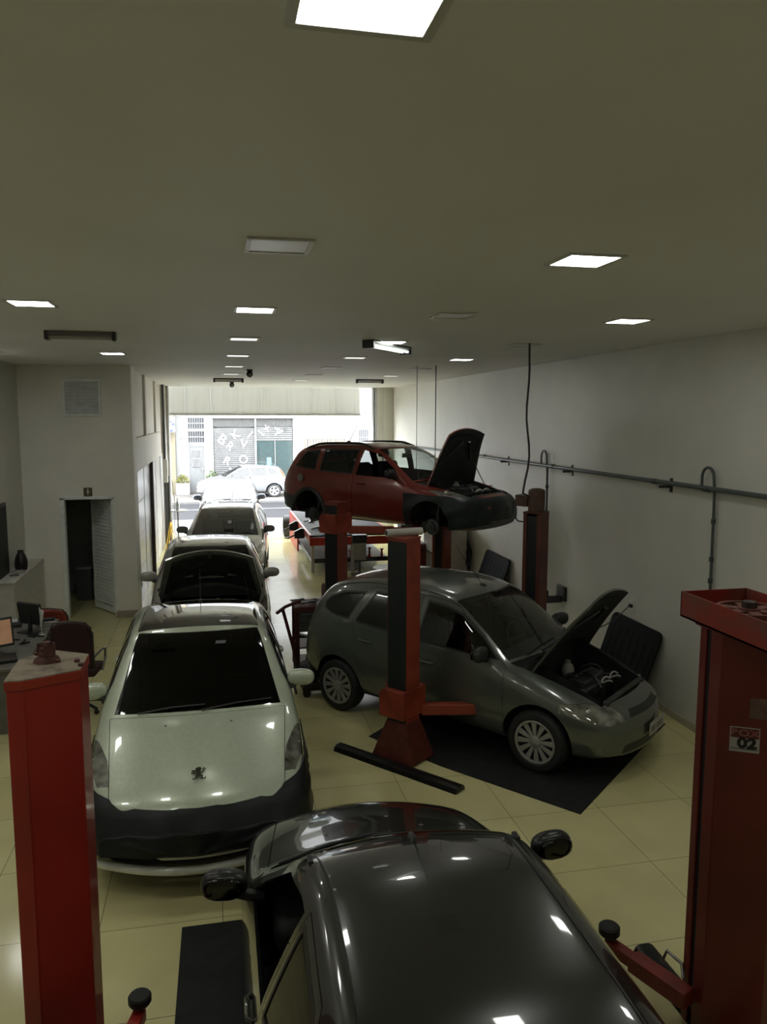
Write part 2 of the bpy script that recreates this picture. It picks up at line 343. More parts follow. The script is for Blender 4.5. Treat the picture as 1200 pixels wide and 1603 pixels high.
def dome(x, y, lab):
    t = thing('security_camera', lab, 'security camera', (x, y, CZ), group='ceiling security cameras')
    MB().cyl((0, 0, -.03), .055, .03, 20).build('base', blackp_m, t)
    MB().ell((0, 0, -.08), (.06, .06, .06)).build('camera_ball', blackp_m, t)
    MB().tube([(0, -.03, -.09), (0, -.12, -.12)], .03, 14).build('lens_barrel', mat('cam_grey', (.2, .2, .2), .3), t)
dome(.63, 14.5, 'black dome camera on the ceiling in front of the far panels'); dome(.42, 19.6, 'tiny black ceiling camera right at the street opening')
def hang(x, y, z1, lab, r=.008, wob=.03, end=None):
    pts = [(x+wob*math.sin(k*.9)*(k/12), y, CZ-(CZ-z1)*k/12) for k in range(13)]
    if end: pts.append(end)
    o = MB().tube(pts, r, 6).build('hanging_cable', blackp_m); tag(o, lab, 'cable', 'cables hanging from the ceiling')
hang(3.57, 8.6, 2.56, 'black power cable hanging down to the motor of the right lift post', .012, .04, (3.68, 8.75, 2.50))
hang(3.60, 12.63, 2.35, 'thin black cable nearer the camera of the pair beside the raised car', .008, .0)
hang(3.30, 12.72, 1.9, 'thinner left cable of the pair hanging behind the raised car', .005, .0)
# ------------------------------------------------------------------ right wall: air line
t = thing('air_pipe', 'long grey air pipe running along the right wall with dropper pipes', 'pipe', (WX, 8, 2.70))
MB().tube([(-.07, -8, .03), (-.07, -2, .015), (-.07, 4, 0), (-.07, 12, -.01)], .026, 10).build('main_pipe', pipe_m, t)
for yy in (-5.2, -2.6, -.75, .25, 3.1, 6.2, 9.0): MB().cyl((-.07, yy-.05, .006 if yy > -3 else .018), .033, .10, 12, 'y').build('coupling', mat('coupling', (.045, .06, .065), .4), t)
for yy in (-4.3, -.1+.1, 2.55, 5.1, 7.7): 
    f = MB(); f.box(-.16, 0, yy-.015, yy+.015, -.05, -.02); f.box(-.02, 0, yy-.02, yy+.02, -.10, .06); f.build('bracket', blackp_m, t, bev=.003)
for yy, zl in ((-.86, 1.62-2.7), (3.33, 1.02-2.7)):
    zt = .22
    arc = [(-.07, yy+.10+.10*math.cos(a), zt-.09+.10*math.sin(a)) for a in [math.pi*k/10 for k in range(11)]]
    arc = [(x, y, z) for x, y, z in arc]
    pts = [(-.07, yy+.20, .0)] + [(-.07, yy+.20, .08)] + arc + [(-.055, yy, .0), (-.05, yy, -.3), (-.045, yy, zl)]
    MB().tube(pts, .016, 10).build('dropper_pipe', pipe_m, t)
    for zz in (-.35, -.75, zl+.1):
        if zz > zl: MB().cyl((-.05, yy, zz), .025, .05, 10).build('coupling', mat('coupling', (.045, .06, .065), .4), t)
o = MB().tube([(WX-.05, 11.33, 1.04), (WX-.10, 11.33, .92), (WX-.16, 11.2, .82), (WX-.3, 10.9, .55), (WX-.35, 10.7, .30)], .010, 8).build('air_hose', blackp_m); tag(o, 'short black air hose hanging from the middle dropper pipe', 'hose')
t = thing('hose_holder', 'black two-piece bracket on the right wall behind the grey car windscreen', 'bracket', (WX, 10.75, .72))
MB().box(-.05, 0, -.14, .14, -.02, .20).build('back_plate', blackp_m, t, bev=.012)
MB().box(-.30, -.04, -.08, .03, -.05, .05).build('arm', blackp_m, t, bev=.02)
MB().box(-.36, -.25, -.05, .22, -.03, .14).build('hook_plate', blackp_m, t, bev=.02)
t = thing('wall_socket', 'white wall socket on the right wall with a black plug', 'socket', (WX, 8.74, 1.09))
MB().box(-.012, 0, -.06, .06, -.09, .09).build('cover_plate', white_m, t, bev=.004)
MB().box(-.05, -.012, -.025, .025, -.02, .02).build('plug', blackp_m, t, bev=.005)
pts = []
for k in range(13):
    u = k/12; pts.append((WX-.05-.78*u, 8.74-.2*u, 1.09-.10*u-.18*math.sin(u*math.pi)*.6-.10*u))
o = MB().tube(pts, .006, 6).build('power_cord', blackp_m); tag(o, 'thin black cord from the wall socket towards the open bonnet of the grey car', 'cable')
def tray(y0, y1, z1, lab, lean=.30):
    L_ = abs(y1-y0); yc = (y0+y1)/2
    t = thing('rubber_boot_mat', lab, 'mat', (WX-.02, yc, 0), group='black trays leaning on the right wall')
    a = math.asin(min(.9, lean/z1)); Mx = Matrix.Translation((-lean, 0, 0)) @ Matrix.Rotation(a, 4, 'Y')
    f = MB(); hh = z1/math.cos(a)-.01
    def P(u, v): 
        return (u, v)
    poly = []
    rr = .09
    for cx, cz, a0 in ((L_/2-rr, hh-rr, 0), (-L_/2+rr, hh-rr, 90), (-L_/2+rr, rr, 180), (L_/2-rr, rr, 270)):
        for k in range(5):
            an = R(a0+k*22.5); poly.append((cx+rr*math.cos(an), cz+rr*math.sin(an)))
    f.prism(poly, -.03, .0, 'x'); f.v = [tuple(Mx @ Vector(v)) for v in f.v]; f.build('sheet', mat('tray_black', (.012, .014, .015), .75, noise=.2, spec=.15), t, bev=.006)
    f = MB()
    for k in range(7):
        y = -L_/2+.12+k*(L_-.24)/6; f.box(-.036, -.028, y-.022, y+.022, .1, hh-.12)
    f.v = [tuple(Mx @ Vector(v)) for v in f.v]; f.build('ribs', mat('tray_black', (0, 0, 0)), t, bev=.006)
    return t
tray(8.0, 9.15, .93, 'black ribbed tray leaning on the wall behind the grey car nose')
tray(12.85, 14.1, .93, 'black tray with a pale handle leaning on the wall beyond the right lift post')
# hanging bundle
t = thing('cable_bundle', 'tangle of black hoses hanging on the wall under the raised car bonnet', 'hoses', (WX-.05, 15.6, 0))
MB().box(-.03, .04, -.14, .14, 1.05, 1.35).build('hook_plate', blackp_m, t, bev=.01)
for k in range(12):
    yy = -.62+k*.12; h = .35+.1*random.random(); w_ = .05+.04*random.random(); zc = .95-.25*random.random()
    MB().tube([(-.04-.03*math.sin(a*2), yy+w_*math.sin(a), zc-h*(1-math.cos(a))*.6) for a in [2*math.pi*j/20 for j in range(21)]], .021, 6, caps=False).build('hose_loop', blackp_m, t)
MB().tube([(-.05, .1, 2.68), (-.05, .08, 1.9), (-.05, .1, .2)], .018, 8).build('dropper_pipe', pipe_m, t)
# ------------------------------------------------------------------ car builder
def pchip(pts):
    xs = [p[0] for p in pts]; ys = [p[1] for p in pts]; n = len(xs)
    h = [max(1e-6, xs[i+1]-xs[i]) for i in range(n-1)]; dl = [(ys[i+1]-ys[i])/h[i] for i in range(n-1)]
    m = [dl[0]] + [0 if dl[i-1]*dl[i] <= 0 else 2*dl[i-1]*dl[i]/(dl[i-1]+dl[i]) for i in range(1, n-1)] + [dl[-1]]
    def f(x):
        if x <= xs[0]: return ys[0]
        if x >= xs[-1]: return ys[-1]
        i = 0
        while x > xs[i+1]: i += 1
        t = (x-xs[i])/h[i]; t2 = t*t; t3 = t2*t
        return (2*t3-3*t2+1)*ys[i] + (t3-2*t2+t)*h[i]*m[i] + (-2*t3+3*t2)*ys[i+1] + (t3-t2)*h[i]*m[i+1]
    return f
def sstep(a, b, x):
    t = max(0, min(1, (x-a)/(b-a))); return t*t*(3-2*t)
class Body:
    def __init__(s, sp):
        s.sp = sp; s.L = sp['L']; s.top = pchip(sp['top']); s.low = pchip(sp['low']); s.plan = pchip(sp['plan']); s.belt = pchip(sp['belt'])
        s.lean = sp.get('lean', .42); s.cr = sp.get('crown', .10); s.cf = sp.get('cf', .34); s.crr = sp.get('cr', .15)
    def warp(s, x, y, z):
        L = s.L
        wf = 1 - sstep(.34*L, .62*L, y); wr = sstep(.66*L, .97*L, y)
        return (x, y + s.cf*x*x*wf - s.crr*x*x*wr, z)
    def ring(s, y, d=0.0):
        Wp = s.plan(y)-d; zl = s.low(y)+d; T = s.top(y)-d; zb = s.belt(y)
        def side(z):
            t = (z-zl)/max(.05, zb-zl)
            if t <= 1:
                w = Wp*(.93+.07*sstep(0, .42, t)) - .035*max(0, (t-.55)/.45)**2
            else: w = Wp-.035-s.lean*(z-zb)-.10*(z-zb)**2
            return max(.05, w)
        a, b = zl, T
        for _ in range(30):
            m = (a+b)/2
            if T - s.cr*side(m)**2 - m > 0: a = m
            else: b = m
        zs = a; xs = side(zs)
        P = [(0, zl), (side(zl)*.45, zl), (side(zl)*.8, zl)]
        P += [(side(zl+(zs-zl)*k/17), zl+(zs-zl)*k/17) for k in range(18)]
        NT = 12
        for k in range(1, NT+1):
            x = xs*(1-k/NT); zz = T-s.cr*x*x
            if 'crease' in s.sp and y < 1.0: xc = .10+.30*max(0, y-.28)**.8; zz += .018*(1-sstep(xc-.035, xc+.035, x))*sstep(.22, .36, y)*(1-sstep(.80, .98, y))
            P.append((x, zz))
        for it in range(s.sp.get('smooth', 3)):
            Q = P[:]
            for i in range(1, len(P)-1): Q[i] = (P[i][0]*.5+(P[i-1][0]+P[i+1][0])*.25, P[i][1]*.5+(P[i-1][1]+P[i+1][1])*.25)
            P = Q
        return P
    def frags(s, d=0.0, y0=None, y1=None, noise=None):
        L = s.L; y0 = d if y0 is None else y0; y1 = L-d if y1 is None else y1
        n = int((y1-y0)/.042); st = [y0+(y1-y0)*k/n for k in range(n+1)]
        st = sorted(set(st + [y0+.008, y0+.02, y1-.02]))
        rings = []
        def cap(y):
            r = s.ring(y, d); zc = (r[0][1]+r[-1][1])/2; out = []
            for q in (.02, .3, .55, .78, .93): out.append([(x*q, y, zc+(z-zc)*q) for x, z in r])
            return out
        rings += cap(y0); rings += [[(x, y, z) for x, z in s.ring(y, d)] for y in st]; rings += cap(y1)[::-1]
        G = [[s.warp(*p) for p in r] for r in rings]
        if noise: G = [[noise(Vector(p)) for p in r] for r in G]
        nr = len(G); nc = len(G[0]); NN = [[Vector((0, 0, 0)) for _ in range(nc)] for _ in range(nr)]
        GV = [[Vector(p) for p in r] for r in G]; fs = []
        for i in range(nr-1):
            for j in range(nc-1):
                a, b, c, e = GV[i][j], GV[i][j+1], GV[i+1][j+1], GV[i+1][j]
                nn = (c-a).cross(e-b)
                for (ii, jj) in ((i, j), (i, j+1), (i+1, j+1), (i+1, j)): NN[ii][jj] += nn
                fs.append((i, j))
        for i in range(nr):
            for j in (0, nc-1): NN[i][j].x = 0
            for j in range(nc):
                if NN[i][j].length > 1e-12: NN[i][j].normalize()
        # orientation
        t = NN[nr//2][nc-1]; sg = 1 if t.z > 0 else -1
        out = []
        for i, j in fs:
            idx = ((i, j), (i, j+1), (i+1, j+1), (i+1, j))
            if sg < 0: idx = idx[::-1]
            out.append([(tuple(GV[a][b]), tuple(NN[a][b]*sg)) for a, b in idx])
        return out
PROJ = {'side': lambda p: (p[1], p[2]), 'top': lambda p: (p[0], p[1]), 'front': lambda p: (p[0], p[2])}
def clip(fr, a, b, proj):
    # returns (left part, right part) of fragment against the line a->b
    ax, ay = a; dx = b[0]-ax; dy = b[1]-ay; ds = []
    for v in fr:
        u = proj(v[0]); ds.append(dx*(u[1]-ay)-dy*(u[0]-ax))
    e = 1e-9
    if all(q >= -e for q in ds): return fr, None
    if all(q <= e for q in ds): return None, fr
    A = []; B = []; n = len(fr)
    for i in range(n):
        p, q = fr[i], fr[(i+1) % n]; dp, dq = ds[i], ds[(i+1) % n]
        if dp >= 0: A.append(p)
        if dp <= 0: B.append(p)
        if (dp > 0 and dq < 0) or (dp < 0 and dq > 0):
            if dp > dq: t = dp/(dp-dq); x = (tuple(p[0][k]+(q[0][k]-p[0][k])*t for k in range(3)), tuple(p[1][k]+(q[1][k]-p[1][k])*t for k in range(3)))
            else: t = dq/(dq-dp); x = (tuple(q[0][k]+(p[0][k]-q[0][k])*t for k in range(3)), tuple(q[1][k]+(p[1][k]-q[1][k])*t for k in range(3)))
            A.append(x); B.append(x)
    return (A if len(A) > 2 else None), (B if len(B) > 2 else None)
def cut(frs, poly, pj, pred=None):
    proj = PROJ[pj]; n = len(poly)
    ar = sum(poly[i][0]*poly[(i+1) % n][1]-poly[(i+1) % n][0]*poly[i][1] for i in range(n))
    if ar < 0: poly = poly[::-1]
    x0 = min(p[0] for p in poly); x1 = max(p[0] for p in poly); y0 = min(p[1] for p in poly); y1 = max(p[1] for p in poly)
    ins = []; outs = []
    for fr in frs:
        us = [proj(v[0]) for v in fr]
        if max(u[0] for u in us) < x0 or min(u[0] for u in us) > x1 or max(u[1] for u in us) < y0 or min(u[1] for u in us) > y1: outs.append(fr); continue
        if pred:
            c = [sum(v[0][k] for v in fr)/len(fr) for k in range(3)]; m = [sum(v[1][k] for v in fr)/len(fr) for k in range(3)]
            if not pred(c, m): outs.append(fr); continue
        cur = fr; o = []
        for i in range(n):
            if cur is None: break
            cur, r = clip(cur, poly[i], poly[(i+1) % n], proj)
            if r: o.append(r)
        if cur: ins.append(cur); outs += o
        else: outs.append(fr)
    return ins, outs
def inset(poly, g):
    n = len(poly); ar = sum(poly[i][0]*poly[(i+1) % n][1]-poly[(i+1) % n][0]*poly[i][1] for i in range(n))
    if ar < 0: poly = poly[::-1]
    out = []
    for i in range(n):
        p, q, r = Vector(poly[i-1]), Vector(poly[i]), Vector(poly[(i+1) % n])
        d1 = (q-p).normalized(); d2 = (r-q).normalized(); n1 = Vector((-d1.y, d1.x)); n2 = Vector((-d2.y, d2.x)); b = n1+n2
        if b.length < 1e-6: b = n1.copy()
        b = b/max(.3, b.dot(b)/2*1.0); b = (n1+n2)*(1/(1+max(-.5, n1.dot(n2)))); out.append(tuple(q+b*g))
    return out
def mirror(frs): return [[((-v[0][0], v[0][1], v[0][2]), (-v[1][0], v[1][1], v[1][2])) for v in fr][::-1] for fr in frs]
def shell(name, frs, mats, parent, s0, off=0.0, thick=.018, loc=(0, 0, 0), rot=None, matf=None):
    if not frs: return None
    vid = {}; vs = []; ns = []; fs = []; fn = []
    def key(p): return (round(p[0], 4), round(p[1], 4), round(p[2], 4))
    for fr in frs:
        f = []; g = []
        for p, n in fr:
            k = key(p)
            if k not in vid: vid[k] = len(vs); vs.append(Vector(p)); ns.append(Vector(n))
            if not f or (f[-1] != vid[k]): f.append(vid[k]); g.append(n)
        if len(f) > 1 and f[0] == f[-1]: f.pop(); g.pop()
        if len(set(f)) < 3: continue
        fs.append(f); fn.append(g)
    nv = len(vs); V = []; 
    for p, n in zip(vs, ns):
        n = n.normalized() if n.length > 0 else n; V.append(p+n*off)
    for p, n in zip(vs, ns):
        n = n.normalized() if n.length > 0 else n; V.append(p+n*(off-thick))
    F = []; LN = []; MI = []
    ec = {}
    for f in fs:
        for a, b in zip(f, f[1:]+f[:1]): ec[(a, b)] = ec.get((a, b), 0)+1
    for f, g in zip(fs, fn):
        F.append(f); LN += [Vector(n).normalized() for n in g]; MI.append(0)
    if thick:
        for f, g in zip(fs, fn):
            F.append([i+nv for i in f][::-1]); LN += [-Vector(n).normalized() for n in g][::-1]; MI.append(1)
        for (a, b) in list(ec):
            if (b, a) not in ec:
                q = [b, a, a+nv, b+nv]; e = V[a]-V[b]; d = V[a+nv]-V[a]; n = e.cross(d)
                n = n.normalized() if n.length > 1e-12 else Vector((0, 0, 1))
                F.append(q); LN += [n]*4; MI.append(0)
    LV = [(v.x-loc[0], v.y-s0-loc[1], v.z-loc[2]) for v in V]
    me = bpy.data.meshes.new(name); me.from_pydata(LV, [], F)
    ms = mats if isinstance(mats, (list, tuple)) else [mats]
    for q in ms: me.materials.append(q)
    if len(ms) > 1:
        for p, i in zip(me.polygons, MI): p.material_index = i
    me.shade_smooth()
    if sum(len(f) for f in F) == len(LN) and len(me.loops) == len(LN):
        me.normals_split_custom_set([tuple(n) for n in LN])
    o = bpy.data.objects.new(name, me); COL.objects.link(o); o.parent = parent; o.location = loc
    if rot: o.rotation_euler = rot
    return o
glass_clear = glassmat('car_glass_clear', (.80, .86, .84))
glass_mid = glassmat('car_glass_tinted', (.16, .18, .18))
glass_dark = glassmat('car_glass_dark', (.02, .024, .026), ior=1.38)
lamp_glass = mat('lamp_lens', (.30, .30, .26), .08, .35, noise=.35, scale=9, coat=1)
def circle(cx, cy, r, n=28): return [(cx+r*math.cos(2*math.pi*k/n), cy+r*math.sin(2*math.pi*k/n)) for k in range(n)]
def wheel(parent, x, y, r, sx, style, z=None, rimr=.20, name='wheel', wd=.19):
    e = bpy.data.objects.new(name, None); COL.objects.link(e); e.parent = parent; e.location = (x, y, r if z is None else z)
    if sx < 0: e.rotation_euler = (0, 0, math.pi)
    h = wd/2; q = rimr+.008
    MB().lathe([(q, -h+.01), (r-.03, -h), (r-.008, -h+.025), (r, -h*.4), (r, h*.4), (r-.008, h-.025), (r-.03, h), (q+.02, h+.004), (q, h-.01)], ax='x', n=40, close=True).build('tyre', tyre_m, e)
    m = MB()
    m.lathe([(rimr+.01, h-.004), (rimr, h-.002), (rimr-.012, h-.012), (rimr-.02, h-.06), (rimr-.02, -h+.02), (.03, -h+.02)], ax='x', n=40).build('rim', alu_m if style == 'five' else mat('rim_shadow', (.035, .035, .036), .5), e)
    MB().lathe([(rimr+.012, h-.002), (rimr+.006, h+.001), (rimr-.012, h-.004), (rimr-.014, h-.02)], ax='x', n=40).build('rim_edge', alu_m, e)
    f = MB()
    ns = {'twelve': 12, 'five': 5, 'dark': 8}[style]
    for k in range(ns):
        a = 2*math.pi*k/ns+.1; Mx = Matrix.Rotation(a, 4, 'X'); hw = {'twelve': .014, 'five': .028, 'dark': .015}[style]; ho = {'twelve': .029, 'five': .04, 'dark': .02}[style]
        vs = []
        for (xx) in (h-.012, h-.03):
            vs += [Mx @ Vector((xx-.006, -hw, .05)), Mx @ Vector((xx-.006, hw, .05)), Mx @ Vector((xx, ho, rimr-.006)), Mx @ Vector((xx, -ho, rimr-.006))]
        f.add(vs, [(0, 1, 2, 3), (7, 6, 5, 4), (0, 4, 5, 1), (1, 5, 6, 2), (2, 6, 7, 3), (3, 7, 4, 0)])
    f.build('spokes', alu_m, e, bev=.003)
    MB().lathe([(0, h-.002), (.045, h-.003), (.058, h-.012), (.06, h-.035)], ax='x', n=24).build('hub_cap', alu_m, e)
    MB().lathe([(0, h-.055), (rimr-.02, h-.055)], ax='x', n=32).build('brake_shadow_plate', mat('wheel_back', (.02, .02, .02), .7), e)
    return e
def seat(parent, x, y, z, w=.50, fl=True, m=None, h=.62):
    m = m or mat('seat_fabric', (.035, .035, .038), .85, noise=.2, scale=40)
    e = bpy.data.objects.new('seat', None); COL.objects.link(e); e.parent = parent; e.location = (x, y, z)
    MB().box(-w/2, w/2, -.25, .25, .0, .17).build('seat_cushion', m, e, bev=.05)
    f = MB(); f.box(-w/2+.01, w/2-.01, -.06, .06, 0, h, Matrix.Translation((0, .24, .10)) @ Matrix.Rotation(R(-16), 4, 'X')); f.build('seat_back', m, e, bev=.045)
    n = 1 if w < .7 else 2
    for k in range(n):
        xx = 0 if n == 1 else (-.3+.6*k)
        f = MB(); T = Matrix.Translation((xx, .42 + .02, .10+h-.02)) @ Matrix.Rotation(R(-14), 4, 'X')
        f.box(-.12, .12, -.045, .045, .07, .24, T); f.build('headrest', m, e, bev=.035)
        f = MB(); f.tube([T @ Vector((-.05, 0, 0)), T @ Vector((-.05, 0, .1))], .007, 6); f.tube([T @ Vector((.05, 0, 0)), T @ Vector((.05, 0, .1))], .007, 6); f.build('headrest_posts', chrome_m, e)
    return e
def build_car(sp, label, cat, loc, rz, name='car', group=None):
    B = Body(sp); L = B.L; s0 = sp['ax'][0]*.5+sp['ax'][1]*.5; body_m = sp['paint']; inn = dark_m
    root = thing(name, label, cat, loc, rz, group); zo = 0
    fr = B.frags(0)
    wr = sp['wr']; ar = wr+.055
    yo = lambda p: p
    # wheel arches
    for wy in sp['ax']:
        _, fr = cut(fr, circle(wy, wr+.01, ar), 'side', lambda c, n: c[0] > .45)
    # windows
    wins = {}
    for nm, pl in sp['win'].items():
        i, fr = cut(fr, pl, 'side', lambda c, n: c[0] > .30 and n[0] > .35)
        wins[nm] = i
    ws = sp['ws']; 
    def band(y0, y1, x0, x1, cf):
        # convex top-view quad strips following the sweep
        out = []; n = 6
        for k in range(n):
            a0, a1 = k/n, (k+1)/n
            out.append([(x0*a0, y0+cf*(x0*a0)**2), (x0*a1, y0+cf*(x0*a1)**2), (x1*a1, y1+cf*(x1*a1)**2), (x1*a0, y1+cf*(x1*a0)**2)])
        return out
    wsf = []
    for q in band(ws[0], ws[1], ws[2], ws[3], B.cf):
        i, fr = cut(fr, q, 'top', lambda c, n: n[2] > .1 and c[2] > .7); wsf += i
    roofglass = []
    if 'roofglass' in sp:
        g = sp['roofglass']
        for q in band(g[0], g[1], g[2], g[3], .12):
            i, fr = cut(fr, q, 'top', lambda c, n: n[2] > .5 and c[2] > 1.1); roofglass += i
    # hood
    hd = sp['hood']; hood = []; hq = band(hd[0], hd[1], hd[2], hd[3], B.cf)
    zmin = hd[4] if len(hd) > 4 else .5
    tmp = []
    for q in hq:
        i, fr = cut(fr, q, 'top', lambda c, n: n[2] > .25 and c[2] > zmin); tmp += i
    g = .006
    for q in band(hd[0]+g, hd[1]-g, hd[2]-g, hd[3]-g, B.cf):
        i, tmp = cut(tmp, q, 'top'); hood += i
    # extra front/side regions: lamps, grilles, strips
    reg = {}
    for nm, pj, pl, pr, mm, off in sp.get('regions', []):
        acc = []
        for poly in pl:
            i, fr = cut(fr, poly, pj, pr); acc += i
        reg.setdefault(nm, []).append((acc, mm, off))
    # doors
    doors = []
    for pl in sp['doors']:
        acc = []; big = pl
        i, fr = cut(fr, big, 'side', lambda c, n: c[0] > .40 and abs(n[2]) < .9)
        i2, _ = cut(i, inset(big, .004), 'side'); doors.append(i2)
    low, fr = (cut(fr, [(0, 0), (L, 0), (L, sp['plastic_z']), (0, sp['plastic_z'])], 'side') if 'plastic_z' in sp else ([], fr))
    body = fr + mirror(fr)
    shell('body', body, [body_m, inn], root, s0)
    if low: shell('lower_trim', low+mirror(low), [sp.get('trim', blackp_m), inn], root, s0)
    gl = sp.get('glass', glass_mid)
    shell('windscreen', wsf+mirror(wsf), sp.get('wsglass', gl), root, s0, off=-.003, thick=0)
    # black ceramic border lines and wipers
    if roofglass: shell('glass_roof', roofglass+mirror(roofglass), [sp.get('roofmat', gl), dark_m], root, s0, off=-.001, thick=.006)
    for k, i in enumerate(doors):
        for sx in (1, -1):
            d = shell('door', i if sx > 0 else mirror(i), [body_m, inn], root, s0)
            hp = sp['handles'][k] if k < len(sp['handles']) else None
            if hp:
                xw = None
                best = min(i, key=lambda f: (f[0][0][1]-hp[0])**2+(f[0][0][2]-hp[1])**2)
                bx = best[0][0][0]
                MB().tube([(sx*(bx+.0), hp[0]-s0-.09, hp[1]), (sx*(bx+.022), hp[0]-s0-.07, hp[1]+.003), (sx*(bx+.024), hp[0]-s0+.06, hp[1]+.006), (sx*(bx), hp[0]-s0+.085, hp[1]+.006)], .013, 8).build('door_handle', sp.get('handle_m', body_m), d)
    for nm, i in wins.items():
        for sx in (1, -1):
            if (nm, sx) in sp.get('open', ()): continue
            shell('side_window', i if sx > 0 else mirror(i), gl, root, s0, off=-.004, thick=0)
            ii, oo = cut(i, inset(sp['win'][nm], .022), 'side')
            if oo: shell('window_seal', oo if sx > 0 else mirror(oo), blackp_m, root, s0, off=.001, thick=.010)
    # hood
    hy = hd[1]; hz = B.top(hy)-.01
    ang = sp.get('hood_open', 0)
    h = shell('bonnet', hood+mirror(hood), [body_m, sp.get('hood_under', blackp_m)], root, s0, thick=.022, loc=(0, hy-s0, hz), rot=(-R(ang), 0, 0) if ang else None)
    if 'hood_loc' in sp: h.location = Vector(h.location)+Vector(sp['hood_loc'])
    if ang and 'under_detail' in sp: sp['under_detail'](h, B, hd, hy, hz)
    if ang:
        und = []
        x1, x2 = hd[2]*.86, hd[3]*.86
        ii = []
        for q in band(hd[0]+.10, hd[1]-.12, x1, x2, B.cf):
            a, _ = cut(hood, q, 'top'); ii += a
        shell('bonnet_liner', ii+mirror(ii), [blackp_m, sp.get('liner_m', mat('liner', (.012, .014, .014), .8, noise=.3, scale=6))], h, s0+(hy-s0), off=-.024, thick=.02, loc=(0, 0, hz)).location = (0, 0, 0)
        f = MB()
        for sx in (-1, 1): f.tube([(sx*x2*.9, -.12, -.05), (sx*x1*.2, -(hd[1]-hd[0])+.22, -.12+(B.top(hd[0]+.25)-hz))], .018, 6)
        f.build('bonnet_ribs', sp.get('rib_m', blackp_m), h)
        engine_bay(root, B, hd, s0, sp)
        if sp.get('stay', True):
            sx = sp.get('stay_side', 1)
            hl = (hd[1]-hd[0])*.62
            tip = Vector((sx*.45, hy-s0-hl*math.cos(R(ang)), hz+hl*math.sin(R(ang))-.10))
            MB().tube([(sx*.55, hd[0]+.45-s0, B.top(hd[0]+.4)-.12), tip], .007, 6).build('bonnet_stay', blackp_m, root)
    # wipers
    f = MB(); zc = B.top(ws[0])+.012
    for sx, ln in ((-.5, .55), (.02, .60)):
        f.tube([(sx, ws[0]-s0+B.cf*sx*sx-.02, B.top(ws[0]+.0)-.02-B.cr*sx*sx+.03), (sx+ln*.5, ws[0]-s0+.035+B.cf*(sx+ln*.5)**2, B.top(ws[0]+.04)+.012-B.cr*(sx+ln*.5)**2), (sx+ln, ws[0]-s0+.05+B.cf*(sx+ln)**2, B.top(ws[0]+.05)+.010-B.cr*(sx+ln)**2)], .008, 6)
    f.build('wiper', blackp_m, root)
    # regions
    for nm, lst in reg.items():
        for acc, mm, off in lst:
            if nm.startswith('c_'): shell(nm[2:], acc+mirror(acc), mm, root, s0, off=off, thick=.01)
            else:
                for sx in (1, -1):
                    o = shell(nm, acc if sx > 0 else mirror(acc), mm, root, s0, off=off, thick=.008)
                    if nm == 'headlight':
                        c = Vector((0, 0, 0)); n = 0
                        for q in acc:
                            for v in q: c += Vector(v[0]); n += 1
                        c /= max(1, n)
                        cc = (sx*(c.x-.02), c.y-s0+.07, c.z-.01)
                        MB().ell((cc[0], cc[1]-.045, cc[2]+.02), (.05, .03, .035), 16, 8).build('reflector', chrome_m, o)
    # wheels
    tw = sp.get('track', B.sp['W']/2-.115)
    for wy in sp['ax']:
        for sx in (1, -1):
            if sp.get('wheels', True): wheel(root, sx*tw, wy-s0, wr, sx, sp.get('wstyle', 'dark'), rimr=sp.get('rimr', .20))
            else:
                e = bpy.data.objects.new('hub', None); COL.objects.link(e); e.parent = root; e.location = (sx*(tw-.03), wy-s0, sp.get('hubz', .22))
                if sx < 0: e.rotation_euler = (0, 0, math.pi)
                MB().lathe([(0, .075), (.03, .075), (.035, .06), (.07, .058), (.075, .02), (.118, .018), (.122, .01), (.122, -.012), (.118, -.02), (0, -.02)], ax='x', n=32).build('brake_disc', mat('brake_disc_dark', (.10, .10, .10), .5, .6, noise=.2), e)
                f = MB(); f.box(-.04, .05, -.16, -.07, -.07, .07); f.box(-.14, -.02, -.05, .05, -.05, .05); f.tube([(-.10, 0, 0), (-.55, .12, -.02)], .028, 8); f.tube([(-.08, .03, .02), (-.12, .06, .42)], .035, 10); f.build('suspension_arm', blackp_m, e, bev=.004)
            f = MB(); lz = wr+.01; r_ = ar-.004
            def arc(u, v, sx=sx, wy=wy, lz=lz, r_=r_):
                a = .03*math.pi+u*.94*math.pi; x = sx*(.40+v*(sp['W']/2-.46)); return (x, wy-s0+r_*math.cos(a), lz+r_*math.sin(a))
            f.grid(arc, 20, 2)
            f.build('arch_liner', mat('liner_black', (.008, .008, .008), .9), root)
    # mirrors
    my, mz, mx = sp['mirror']
    for sx in (1, -1):
        T = Matrix.Rotation(R(-8*sx), 4, 'Z') if True else None
        e = MB().ell((sx*(mx+.12), my-s0, mz+.06), (.125, .062, .075), 22, 14, T, .8)
        o = e.build('mirror', [sp.get('mirror_m', body_m)], root)
        MB().ell((sx*(mx+.13), my-s0+.055, mz+.06), (.108, .02, .060), 16, 8, T, .8).build('mirror_glass', mat('mirror_glass_dark', (.05, .05, .05), .1, 1.0), o)
        MB().tube([(sx*(mx-.08), my-s0-.02, mz-.05), (sx*(mx-.01), my-s0-.01, mz-.03), (sx*(mx+.08), my-s0, mz+.01)], .03, 8).build('mirror_arm', blackp_m, o)
    # antenna
    if 'antenna' in sp:
        ay, al, tilt = sp['antenna']; az = B.top(ay)
        MB().ell((0, ay-s0, az), (.022, .045, .022), 12, 8).build('antenna_base', blackp_m, root)
        MB().tube([(0, ay-s0, az), (0, ay-s0+al*math.sin(R(tilt)), az+al*math.cos(R(tilt)))], .004, 6, rr=[.005, .002]).build('antenna', blackp_m, root)
